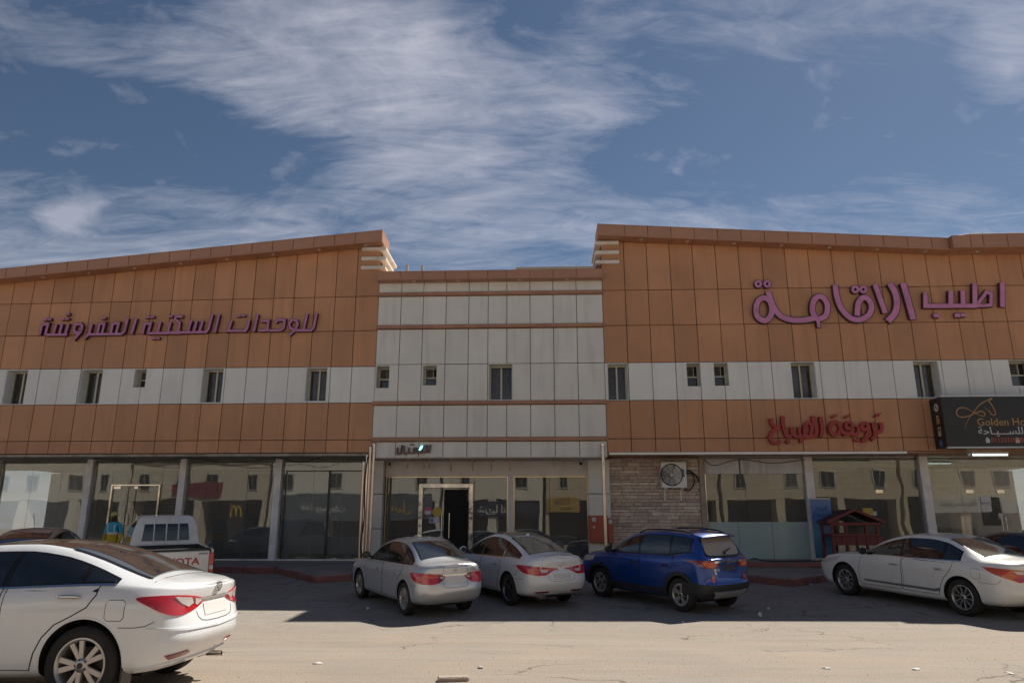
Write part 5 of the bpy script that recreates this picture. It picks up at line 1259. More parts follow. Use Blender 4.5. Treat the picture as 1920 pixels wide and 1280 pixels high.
L1 = [
 [([(1768, 112), (1770, 272)], 40, '')],
 [([(1585, 116), (1586, 264)], 40, ''), ([(1590, 262), (1650, 262), (1692, 258), (1694, 185), (1662, 172), (1606, 250)], 30, '')],
 [([(1505, 164), (1508, 258)], 40, ''), ([(1600, 264), (1440, 264)], 36, '')], [dot(1470, 327, 34)], [dot(1507, 325, 32)],
 [([(1425, 166), (1425, 262)], 40, ''), ([(1445, 264), (1258, 264), (1256, 176)], 38, '')], [dot(1327, 328, 34)],
 [([(1108, 114), (1134, 200), (1176, 354)], 50, 's')],
 [([(1022, 116), (1056, 180), (1068, 250), (1052, 315), (1006, 366)], 52, 's')], [([(922, 122), (950, 200), (990, 312)], 44, 's')],
 [([(657, 124), (668, 205), (700, 285), (760, 345), (826, 355), (884, 320), (898, 262), (870, 215), (838, 212), (810, 250), (802, 330)], 46, 's')],
 [(circ(790, 155, 18), 24, 'sc')], [(circ(843, 155, 18), 24, 'sc')],
 [([(552, 350), (592, 330), (606, 270), (582, 215), (545, 202), (512, 235), (506, 300), (530, 345)], 46, 'sc'), ([(528, 345), (545, 375), (548, 408)], 30, 's'), ([(520, 345), (450, 358), (370, 358), (300, 335), (258, 290), (232, 235), (212, 172)], 46, 's')],
 [([(183, 362), (142, 338), (130, 285), (148, 228), (188, 212), (225, 240), (236, 300), (218, 345)], 46, 'sc')], [(circ(145, 118, 17), 24, 'sc')], [(circ(204, 118, 17), 24, 'sc')]]
sign('pink_letter_sign', 'large pink Arabic letters in rounded and square script high on the right wing', 'sign', L1, (1380, 500), 3.5556, (M_PINKR, M_PINK, M_RIM))
def A(pts, ox=0.): return [((320 + x / 6.4), (570 + y / 6.4)) for x, y in pts]
def B_(pts): return [((60 + x / 6.857), (570 + y / 6.857)) for x, y in pts]
wl = 6.2
L2 = [
 [(A([(1757, 112), (1722, 285), (1694, 318), (1590, 320)]), wl, '')], [(A([(1643, 120), (1604, 300), (1580, 320), (1480, 320)]), wl, '')],
 [(A([(1506, 318), (1440, 292), (1428, 236), (1470, 192), (1518, 205), (1532, 250), (1500, 312), (1425, 380)]), wl, '')],
 [(A([(1262, 232), (1292, 196), (1376, 196), (1362, 288), (1330, 318), (1190, 320)]), wl, '')],
 [(A([(1096, 208), (1182, 206), (1168, 318), (1066, 322)]), wl, '')],
 [(A([(1052, 128), (1006, 335)]), wl, '')],
 [(A([(742, 200), (700, 325), (905, 326), (928, 290), (950, 196)]), wl, '')], [(A([(800, 150), (850, 147)]), 5, ''), (A([(858, 146), (906, 143)]), 5, '')],
 [(A([(590, 126), (538, 345)]), wl, '')], [(A([(508, 130), (462, 305), (436, 338), (350, 340)]), wl, '')],
 [(A([(392, 206), (356, 338)]), wl, ''), (A([(322, 206), (288, 338)]), wl, ''), (A([(256, 204), (216, 340)]), wl, ''), (A([(380, 342), (150, 344)]), wl, '')],
 [(A([(158, 152), (72, 156), (62, 190), (118, 228), (104, 320), (70, 344)]), wl, ''), (A([(190, 344), (-10, 346)]), wl, '')],
 [(B_([(1790, 236), (1756, 372)]), wl, ''), (B_([(1930, 374), (1650, 376)]), wl, '')], [(B_([(1768, 168), (1822, 162)]), 5, '')],
 [(B_([(1660, 236), (1624, 376)]), wl, ''), (B_([(1760, 377), (1500, 380)]), wl, '')], [(B_([(1548, 448), (1598, 446)]), 5, ''), (B_([(1604, 446), (1654, 444)]), 5, '')],
 [(B_([(1432, 390), (1462, 262), (1540, 252), (1504, 378)]), wl, '')], [(B_([(1470, 176), (1524, 173)]), 5, ''), (B_([(1532, 173), (1584, 170)]), 5, '')],
 [(B_([(1352, 190), (1290, 390)]), wl, '')], [(B_([(1242, 190), (1200, 352), (1164, 388), (1080, 390)]), wl, '')],
 [(B_([(1024, 386), (1050, 262), (1128, 250), (1092, 388)]), wl, ''), (B_([(1170, 390), (940, 392)]), wl, '')],
 [(B_([(856, 388), (880, 262), (944, 252), (912, 390)]), wl, ''), (B_([(980, 392), (730, 394)]), wl, '')], [(B_([(908, 190), (962, 184)]), 5, '')],
 [(B_([(782, 262), (748, 385), (686, 448)]), wl, '')],
 [(B_([(655, 345), (590, 380), (548, 345), (572, 268), (640, 258), (660, 290), (640, 360), (548, 466)]), wl, '')],
 [(B_([(484, 254), (440, 396)]), wl, ''), (B_([(402, 258), (364, 396)]), wl, ''), (B_([(326, 262), (288, 396)]), wl, ''), (B_([(462, 397), (190, 399)]), wl, '')], [(B_([(388, 202), (440, 198)]), 5, ''), (B_([(446, 198), (494, 194)]), 5, ''), (B_([(448, 140), (500, 134)]), 5, '')],
 [(B_([(112, 400), (146, 272), (222, 260), (186, 398)]), wl, '')], [(B_([(156, 208), (208, 204)]), 5, ''), (B_([(216, 204), (262, 200)]), 5, '')]]
sign('plum_letter_sign', 'long row of slanted plum Arabic letters high on the left wing', 'sign', L2, (0, 0), 1., (M_PINKR, M_PINKD, M_RIM), rim=.026)
L3 = [
 [([(1690, 236), (1710, 310), (1690, 365), (1620, 350), (1580, 232)], 46, 's'), ([(1590, 240), (1618, 350), (1612, 430), (1568, 478)], 48, 's')], [([(1612, 165), (1650, 142), (1696, 108)], 40, 't')],
 [([(1500, 330), (1448, 330), (1440, 275), (1480, 245), (1516, 275), (1524, 345), (1508, 420), (1470, 485), (1432, 478)], 48, 's')],
 [([(1372, 285), (1390, 350), (1360, 402), (1290, 395), (1262, 380)], 46, 's')], [([(1322, 475), (1360, 480), (1420, 498)], 36, 't')],
 [([(1290, 320), (1226, 318), (1216, 258), (1252, 232), (1296, 262), (1302, 330), (1270, 390), (1185, 402)], 44, 's')], [([(1198, 172), (1230, 160), (1276, 128)], 38, 't')],
 [(circ(1068, 320, 70, 92, 14), 48, 'sc'), ([(1120, 232), (1156, 340), (1200, 405)], 44, 's')], [([(1014, 170), (1050, 155), (1098, 124)], 38, 't')],
 [([(868, 160), (872, 230), (890, 330), (870, 440)], 48, 's')], [([(766, 150), (776, 240), (806, 330), (798, 410), (750, 432), (640, 434)], 50, 's')],
 [([(640, 420), (650, 300), (690, 240), (735, 270), (745, 350), (725, 420)], 44, 's'), ([(565, 300), (580, 400), (606, 520)], 40, 's'), ([(740, 432), (520, 434)], 42, 's')],
 [([(462, 300), (478, 380), (530, 432), (600, 430)], 46, 's')], [(circ(416, 502, 14), 30, 'sc')],
 [([(345, 150), (345, 240), (372, 350), (405, 425), (470, 425)], 50, 's')],
 [([(178, 180), (196, 260), (260, 305), (312, 312)], 44, 's'), ([(300, 318), (215, 350), (172, 430), (200, 510), (260, 520), (316, 495)], 46, 's')]]
sign('red_letter_sign', 'dark red Arabic lettering in brush script on the lower brown band', 'sign', L3, (1420, 760), 7.385, (M_RED, None, None), depth=.13)
w4 = 16
L4 = [[([(742, 78), (722, 168)], w4, '')], [([(708, 82), (690, 160), (672, 165)], w4, ''), ([(680, 82), (700, 160)], w4, '')],
      [([(655, 100), (648, 160), (610, 162)], w4, ''), ([(628, 112), (620, 160)], w4, ''), ([(604, 112), (596, 162)], w4, ''), ([(660, 164), (560, 166)], w4, '')], [([(556, 165), (562, 120), (584, 118), (578, 162)], w4, ''), ([(590, 166), (500, 168)], w4, '')], [([(520, 78), (560, 76)], 12, '')],
      [([(508, 112), (500, 166)], w4, ''), ([(520, 168), (450, 170)], w4, '')], [([(464, 188), (478, 188)], 12, '')], [([(456, 90), (446, 168)], w4, '')], [([(432, 80), (412, 176), (376, 180), (380, 110)], w4, '')]]
rs_ = sign('reception_letter_sign', 'small outlined Arabic letters with one lit stroke above the entrance', 'sign', L4, (680, 820), 5.818, (M_PINKR, M_RECEP, M_RIM), rim=.010, o0=.08, depth=.08)
b1 = bmesh.new(); q = [S(680 + x / 5.818, 820 + y / 5.818, .2) for x, y in ((615, 138), (635, 112), (650, 88))]; ribbon(b1, q, .07, .165, .19, False, [.4, 1, .4])
lo = bm_obj('lit_stroke', b1, mat('cyan lit tube', (.25, .9, .85), .4, emit=1.6), rs_); lo.matrix_parent_inverse = Matrix.Translation(-Vector(rs_.location))

# projecting black box sign of the travel shop
M_SIGNB = mat('black sign board', (.018, .018, .02), .35, var=.1); M_GOLD = mat('gold print', (.42, .24, .09), .4); M_WPRINT = mat('white print', (.6, .6, .6), .5); M_OPRINT = mat('orange print', (.5, .1, .04), .5); M_WEDGE = mat('white sign edge', (.62, .62, .62), .5)
so = .70; s0, zt = S(1764, 743, so); zb = S(1775, 838, so)[1]; s0 = S(1770, 790, so)[0]; s1 = 17.2
hs = thing('travel_shop_sign', 'black box sign with a golden horse outline and phone numbers', 'sign', tuple(P(s0, zb, .05))); inv = Matrix.Translation(-Vector(hs.location))
def hsx(o): o.matrix_parent_inverse = inv; return o
hsx(_fbox('sign_box', s0, s1, zb, zt, .06, so, M_SIGNB, hs, FD, .01))
for z0_, z1_ in ((zb - .03, zb + .012), (zt - .012, zt + .03)): hsx(_fbox('edge_strip', s0 - .01, s1, z0_, z1_, so - .05, so + .012, M_WEDGE, hs))
def on_sign(px, py): s_, z = S(px, py, so); return P(s_, z, so + .004)
def stroke3(name, pts, wd, m_, parent, o=so + .002):
    b1 = bmesh.new(); q = [S(1640 + x / 4.129, 730 + y / 4.129, so) for x, y in pts]; q = [(v.x, v.y) for v in catmull([(a, b_, 0) for a, b_ in q], 6)]
    ribbon(b1, q, wd, o, o + .006, False, [min(1, .3 + 3 * min(i, len(q) - 1 - i) / len(q)) for i in range(len(q))]); return hsx(bm_obj(name, b1, m_, parent))
stroke3('horse_mark', [(695, 300), (722, 235), (770, 168), (820, 112), (862, 88), (890, 72), (908, 70), (884, 92), (905, 118), (932, 172), (930, 196), (906, 194), (886, 166), (862, 152), (846, 134)], .028, M_GOLD, hs)
stroke3('horse_mark', [(770, 170), (815, 200), (846, 204), (850, 182), (820, 168), (770, 186), (710, 210), (655, 210), (632, 182), (650, 146), (700, 142), (752, 168), (800, 196)], .030, M_GOLD, hs, so + .0035)
def sgn_text(body, px, py, size, m_, align='LEFT', sx=1.):
    me = text_mesh(body, size, .002, .002); xs_ = [v.co.x for v in me.vertices]
    off = min(xs_) if align == 'LEFT' else 0
    for v in me.vertices: v.co.x = (v.co.x - off) * sx
    me.materials.clear(); me.materials.append(m_); o = link(bpy.data.objects.new('lettering', me), hs); hsx(o); o.matrix_basis = frame_M(on_sign(px, py), EX, (0, 0, 1)); return o
sgn_text('Golden Horse', 1832, 791.5, .30, M_GOLD)
sgn_text('\ufe94\ufea3\ufe8e\u0640\ufef4\u0640\u0640\u0640\ufeb4\ufee0\ufedf \ufe90', 1834, 808, .30, M_WPRINT)
sgn_text('0112331009', 1858, 825, .175, M_OPRINT); sgn_text('011', 1914, 825, .175, M_OPRINT)
for px in (1852, 1908):
    p = on_sign(px, 825); s_, z = S(px, 825, so); hsx(_fbox('phone_icon', s_ - .055, s_ + .055, z - .07, z + .03, so, so + .005, M_WPRINT, hs)); hsx(_fbox('phone_icon', s_ - .035, s_ + .035, z + .035, z + .075, so, so + .005, M_WPRINT, hs))
def side_pt(o, z): return P(s0 - .004, z, o)
zc_ = [zt - .28, zt - .64, zt - .98, zt - 1.32]; n_ = 20
vs_ = [side_pt(.4 + .12 * math.cos(2 * math.pi * k / n_), zc_[0] + .12 * math.sin(2 * math.pi * k / n_)) for k in range(n_)]; hsx(mesh_obj('aeroplane_icon', vs_, [tuple(range(n_))], M_WPRINT, hs))
def side_poly(name, pts, zc, m_, dx=0.): hsx(mesh_obj(name, [P(s0 - .006 - dx, zc + b_, .4 + a) for a, b_ in pts], [tuple(range(len(pts)))], m_, hs))
side_poly('aeroplane_icon', [(-.07, .06), (.07, -.07), (.085, -.055), (-.055, .075)], zc_[0], M_SIGNB, .003); side_poly('aeroplane_icon', [(-.08, -.02), (.02, .07), (.035, .055), (-.06, -.035)], zc_[0], M_SIGNB, .003)
side_poly('luggage_icon', [(-.09, -.12), (.09, -.12), (.09, .06), (-.09, .06)], zc_[1], M_GOLD); side_poly('luggage_icon', [(-.04, .07), (.04, .07), (.04, .13), (-.04, .13)], zc_[1], M_WPRINT)
side_poly('ticket_icon', [(-.08, -.13), (.08, -.13), (.09, .13), (-.07, .13)], zc_[2], mat('cream print', (.5, .42, .3), .5)); side_poly('ticket_icon', [(-.04, .02), (.05, .02), (.05, .08), (-.04, .08)], zc_[2], M_SIGNB, .003)
side_poly('globe_icon', [(-.1, -.06), (.02, -.12), (.1, .0), (.02, .11), (-.08, .06)], zc_[3], mat('blue print', (.1, .2, .3), .5))
for px in (1822,): pass
tl = thing('tube_light', 'lit white fluorescent tube below the black box sign', 'lamp', tuple(P(S(1856, 852, .3)[0], S(1856, 852, .3)[1], .3)))
a_, z_ = S(1824, 852.5, .3); b2_, _ = S(1889, 852.5, .3); o = tube('tube', [P(a_, z_, .3), P(b2_, z_, .3)], .022, mat('fluorescent tube', (.85, 1., .92), .4, emit=1.3), tl); o.matrix_parent_inverse = Matrix.Translation(-Vector(tl.location))
o = _fbox('batten', a_ - .03, b2_ + .03, z_ + .025, z_ + .08, .27, .33, M_WEDGE, tl); o.matrix_parent_inverse = Matrix.Translation(-Vector(tl.location))
def bulb(px, py, off, label, r=.06):
    s_, z = S(px, py, off); root = thing('hanging_bulb', label, 'lamp', tuple(P(s_, z, off)), group='bulbs under the canopy')
    bm = lathe([(.001, -.11), (.035, -.10), (r, -.05), (r * .95, .0), (.03, .05), (.028, .06)], 14, 'Z'); bm_obj('bulb', bm, M_LAMP, root, smooth=True)
    bm = lathe([(.03, .055), (.032, .13), (.001, .135)], 12, 'Z'); bm_obj('socket', bm, M_CONC, root, smooth=True); tube('cord', [(0, 0, .12), (0, 0, .22)], .008, M_BLACK, root, n=6)
bulb(1815, 848, .15, 'pale bulb hanging at the left end of the fluorescent tube'); bulb(793, 872, -.5, 'frosted bulb under the canopy left of the entrance door top'); bulb(884, 868, -.5, 'frosted bulb under the canopy above the right end of the door'); bulb(1040, 869, -.5, 'frosted bulb under the canopy by the right entrance window')
def cctv(px, py, label):
    s_, z = W(px, py, .3); root = thing('security_camera', label, 'camera', tuple(P(s_, z, .3, WD))); bm = lathe([(.001, -.06), (.035, -.05), (.05, -.02), (.05, .03), (.001, .03)], 14, 'Z'); bm_obj('housing', bm, C_BLACK, root, smooth=True); tube('bracket', [(0, 0, .02), (0, .15, .08)], .018, M_WEDGE, root)
cctv(730, 869, 'small dark security camera at the left pier of the entrance'); cctv(1089, 868, 'small dark security camera at the right pier of the entrance')

# ------------------------------------------------------------------ air conditioner, fire cabinet, pipes
M_ACW = mat('weathered white metal', (.88, .87, .84), .45, stain=.2, stain_col=(.5, .45, .38))
s0, z1 = W(1239, 866, .35); s1, z0 = W(1288, 914, .35); off = .3
ac = thing('air_conditioner', 'white outdoor air conditioner unit mounted on the stone clad wall', 'air conditioner', tuple(P((s0 + s1) / 2, z0, .12, WD))); aci = Matrix.Translation(-Vector(ac.location))
def acx(o): o.matrix_parent_inverse = aci; return o
acx(_fbox('casing', s0, s1, z0, z1, .10, .40, M_ACW, ac, WD, .012))
cx, cz = s0 + (s1 - s0) * .40, (z0 + z1) / 2; rr = (z1 - z0) * .40
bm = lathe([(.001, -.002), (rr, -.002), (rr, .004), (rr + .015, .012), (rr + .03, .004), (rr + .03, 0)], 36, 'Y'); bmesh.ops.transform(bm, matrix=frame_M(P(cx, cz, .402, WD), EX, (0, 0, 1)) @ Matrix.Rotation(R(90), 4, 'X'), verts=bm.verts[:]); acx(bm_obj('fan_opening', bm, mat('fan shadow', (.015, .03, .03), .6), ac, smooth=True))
bm = bmesh.new()
for k in range(5): tube('', [P(cx + math.cos(2 * math.pi * q / 36) * rr * (k + 1) / 5, cz + math.sin(2 * math.pi * q / 36) * rr * (k + 1) / 5, .416, WD) for q in range(37)], .0035, None, n=5, bm=bm, cap=False)
for k in range(16): tube('', [P(cx, cz, .417, WD), P(cx + math.cos(math.pi * k / 8) * rr, cz + math.sin(math.pi * k / 8) * rr, .417, WD)], .0035, None, n=5, bm=bm)
acx(bm_obj('fan_grille', bm, mat('grey grille', (.12, .115, .11), .5), ac))
bm = lathe([(.001, .022), (.04, .02), (.045, .0)], 18, 'Y'); bmesh.ops.transform(bm, matrix=frame_M(P(cx, cz, .402, WD), EX, (0, 0, 1)) @ Matrix.Rotation(R(90), 4, 'X'), verts=bm.verts[:]); acx(bm_obj('fan_hub', bm, M_ACW, ac, smooth=True))
acx(_fbox('label_plate', s0 + (s1 - s0) * .80, s0 + (s1 - s0) * .92, z0 + .32, z0 + .55, .40, .404, MATS['blue sticker'], ac, WD)); acx(_fbox('label_plate', s0 + (s1 - s0) * .76, s0 + (s1 - s0) * .86, z0 + .40, z0 + .60, .40, .403, MATS['paper sticker'], ac, WD))
for s_ in (s0 + .12, s1 - .14): acx(_fbox('wall_bracket', s_ - .02, s_ + .02, z0 - .05, z0 - .005, .06, .42, M_ACW, ac, WD)); acx(_fbox('wall_bracket', s_ - .015, s_ + .015, z0 - .38, z0 - .05, .06, .09, M_ACW, ac, WD))
acx(tube('hose', catmull([P(s1 - .02, z0 + .48, .2, WD), P(s1 + .15, z0 + .52, .18, WD), P(s1 + .36, z0 + .36, .12, WD), P(s1 + .44, z0 + .22, .08, WD)], 6), .022, M_BLACK, ac)); acx(tube('hose', catmull([P(s1 - .02, z0 + .44, .2, WD), P(s1 + .22, z0 + .44, .15, WD), P(s1 + .28, z0 + .18, .12, WD), P(s1 + .12, z0 - .06, .12, WD), P(s1 - .06, z0 - .04, .2, WD)], 6), .018, M_BLACK, ac))
s0, z1 = W(1103, 966, .35); s1, z0 = W(1140, 1017, .35)
fc = thing('fire_cabinet', 'red steel fire hose cabinet on the cream pier beside the stone wall', 'fire cabinet', tuple(P((s0 + s1) / 2, z0, .32, WD))); fi = Matrix.Translation(-Vector(fc.location)); M_FIRE = mat('fire red steel', (.45, .09, .05), .4, stain=.2, stain_col=(.2, .08, .05))
for nm, q, m_ in (('cabinet_box', (s0, s1, z0, z1, .30, .50), M_FIRE), ('side_cabinet', (s1 + .01, s1 + .16, z0 - .0, z1 - .09, .30, .52), M_FIRE), ('cabinet_door', (s0 + .03, s1 - .03, z0 + .03, z1 - .03, .50, .512), M_FIRE), ('notice', (s0 + .10, s0 + .22, z1 - .17, z1 - .06, .513, .516), MATS['paper sticker']), ('notice', (s1 + .02, s1 + .13, z1 - .24, z1 - .12, .521, .524), MATS['paper sticker']), ('latch', (s0 + .12, s0 + .17, z0 + .42, z0 + .48, .513, .53), M_STEEL), ('cabinet_leg', (s1 + .06, s1 + .12, .62, z0, .32, .38), M_DARK)):
    o = _fbox(nm, *q, m_, fc, WD, .006 if nm in ('cabinet_box', 'side_cabinet', 'cabinet_door') else 0); o.matrix_parent_inverse = fi
sp_ = S(1130, 830, .14)
pp = thing('steel_pole', 'single polished steel pole in front of the red fire cabinet', 'pole', tuple(P(sp_[0], .6, .14))); o = tube('shaft', [(0, 0, -.02), (0, 0, sp_[1] - .62)], .05, M_STEELW, pp, n=16)
for dz in (sp_[1] - .66, sp_[1] - .30 - .6, sp_[1] - .62 - .6):
    bm = lathe([(.05, -.03), (.068, -.02), (.07, .02), (.05, .03)], 16, 'Z'); bmesh.ops.translate(bm, verts=bm.verts[:], vec=(0, 0, dz)); bm_obj('collar', bm, M_STEEL, pp, smooth=True)
for k, (px, top, lb) in enumerate(((677.5, 866, 'leftmost and shortest'), (684, 853, 'second from the left'), (690, 838, 'third and tall'), (697, 832, 'rightmost and tallest'))):
    s_, z = S(px + 5, top, .12); o = thing('steel_pipe', '%s of the four steel pipes left of the entrance' % lb, 'pipe', tuple(P(s_, .5, .12)), group='steel pipes left of the entrance')
    tube('shaft', [(0, 0, 0), (0, 0, z - .5)], .042, M_STEELW if k != 1 else M_STEEL, o, n=14); bm = lathe([(.05, -.03), (.055, .0), (.03, .035), (.001, .04)], 14, 'Z'); bmesh.ops.translate(bm, verts=bm.verts[:], vec=(0, 0, z - .5)); bm_obj('cap', bm, M_STEEL, o, smooth=True)
# loose black hose on the step
g0 = W(1438, 1058); tag(tube('garden_hose', catmull([P(7.05, .75, .55, WD), P(7.1, .80, .9, WD), P(7.3, .745, 1.1, WD), P(7.9, .74, 1.25, WD), P(8.6, .74, 1.1, WD), P(9.0, .745, .9, WD)], 8), .014, M_BLACK), 'thin black hose lying on the step before the frosted glass', 'hose')

# ------------------------------------------------------------------ red stall and blue banner
M_STALL = mat('dark red painted wood', (.19, .028, .028), .5, var=.15); M_STALLD = mat('maroon roof slats', (.10, .03, .03), .5, var=.2, objvar=.2)
st_s, st_o = W(1593, 1000, .75)[0], .75
stall = thing('food_stall', 'small dark red wooden stall with a pitched roof before the shop window', 'stall', tuple(P(st_s, .72, st_o, WD)), -PSI)
hw_, hd = .64, .38; eave = W(1593, 980, .75)[1] - .72; rdg = W(1600, 957, .75)[1] - .72
for sx in (-1, 1):
    for sy in (-1, 1): box('post', sx * hw_ - .035, sx * hw_ + .035, sy * hd - .035, sy * hd + .035, 0, eave, M_STALL, stall, .006)
box('post', -hw_ * .38 - .03, -hw_ * .38 + .03, -hd - .03, -hd + .03, 0, eave, M_STALL, stall, .006); box('post', hw_ * .5 - .03, hw_ * .5 + .03, -hd - .03, -hd + .03, .0, eave, M_STALL, stall, .006)
box('counter', -hw_ - .03, hw_ + .03, -hd - .06, hd + .06, .70, .78, M_STALL, stall, .01); box('beam', -hw_ - .08, hw_ + .08, -hd - .07, -hd - .01, eave - .07, eave + .02, M_STALL, stall, .008); box('beam', -hw_ - .08, hw_ + .08, hd + .01, hd + .07, eave - .07, eave + .02, M_STALL, stall, .008)
for k in range(7): box('front_board', -hw_ + .05 + k * .2, -hw_ + .05 + k * .2 + .19, -hd - .02, -hd + .0, .46, .69, M_STALL, stall, .005)
for sx in (-1, 1):
    n = 9
    for k in range(n):
        t0, t1 = k / n, (k + 1) / n - .012; xa, xb = sx * (hw_ + .16) * (1 - t0), sx * (hw_ + .16) * (1 - t1); za, zb_ = eave + (rdg - eave) * t0 + .02, eave + (rdg - eave) * t1 + .012
        bm = bmesh.new(); y0, y1 = -hd - .14, hd + .14; box8(bm, [(xa, y0, za), (xb, y0, zb_), (xb, y1, zb_), (xa, y1, za), (xa, y0, za + .03), (xb, y0, zb_ + .03), (xb, y1, zb_ + .03), (xa, y1, za + .03)]); bm_obj('roof_slat', bm, M_STALLD, stall)
    bm = bmesh.new(); box8(bm, [(sx * (hw_ + .17), -hd - .17, eave - .02), (0, -hd - .17, rdg - .02), (0, -hd - .14, rdg - .02), (sx * (hw_ + .17), -hd - .14, eave - .02), (sx * (hw_ + .17), -hd - .17, eave + .06), (0, -hd - .17, rdg + .06), (0, -hd - .14, rdg + .06), (sx * (hw_ + .17), -hd - .14, eave + .06)]); bm_obj('barge_board', bm, M_STALL, stall)
bm = bmesh.new()
for k in range(12):
    x = -hw_ + .05 + k * .05; tube('', [(x, -hd, .8), (x, -hd, eave - .05)], .005, None, n=4, bm=bm)
for k in range(16): tube('', [(-hw_, -hd, .82 + k * .05), (-hw_ * .4, -hd, .82 + k * .05)], .005, None, n=4, bm=bm) if .82 + k * .05 < eave - .05 else None
bm_obj('wire_mesh', bm, M_DARK, stall)
bn_s = W(1542, 990, .3)[0]; zt = W(1540, 935, .3)[1]
ban = thing('roll_up_banner', 'tall blue roll up banner standing between the white pier and the red stall', 'banner', tuple(P(bn_s, .715, .35, WD)), -PSI)
def banner_mat():
    m_ = bpy.data.materials.new('blue banner print'); m_.use_nodes = True; nt = m_.node_tree; N = nt.nodes; L = nt.links; b = N['Principled BSDF']; tc = N.new('ShaderNodeTexCoord'); sp = N.new('ShaderNodeSeparateXYZ'); L.new(tc.outputs['Object'], sp.inputs[0])
    r = N.new('ShaderNodeValToRGB'); mr = N.new('ShaderNodeMapRange'); mr.inputs[1].default_value = 0; mr.inputs[2].default_value = 1.75; L.new(sp.outputs[2], mr.inputs[0]); L.new(mr.outputs[0], r.inputs[0])
    e = r.color_ramp.elements; e[0].color = (.03, .09, .22, 1); e[1].color = (.14, .25, .48, 1); q = r.color_ramp.elements.new(.45); q.color = (.10, .30, .45, 1); q = r.color_ramp.elements.new(.7); q.color = (.07, .16, .42, 1); L.new(r.outputs[0], b.inputs['Base Color']); b.inputs['Roughness'].default_value = .5; return m_
box('banner_sheet', -.30, .30, -.01, .0, .08, zt - .715, banner_mat(), ban); box('banner_foot', -.34, .34, -.1, .1, 0, .08, M_ALU, ban, .01); box('top_rail', -.31, .31, -.02, .01, zt - .72, zt - .69, M_ALU, ban)
for k, tx in enumerate(('\ufe94\ufe98\ufedf\ufeee\ufedf\ufe8d', '\ufe93\ufeaa\ufef3\ufeaa\ufea0\ufedf\ufe8d')): text_obj('banner_lettering', tx, .17, frame_M((0, -.012, zt - .715 - .28 - .17 * k), (1, 0, 0), (0, 0, 1)), mat('navy print', (.02, .04, .14), .5), ban, .001, .001)

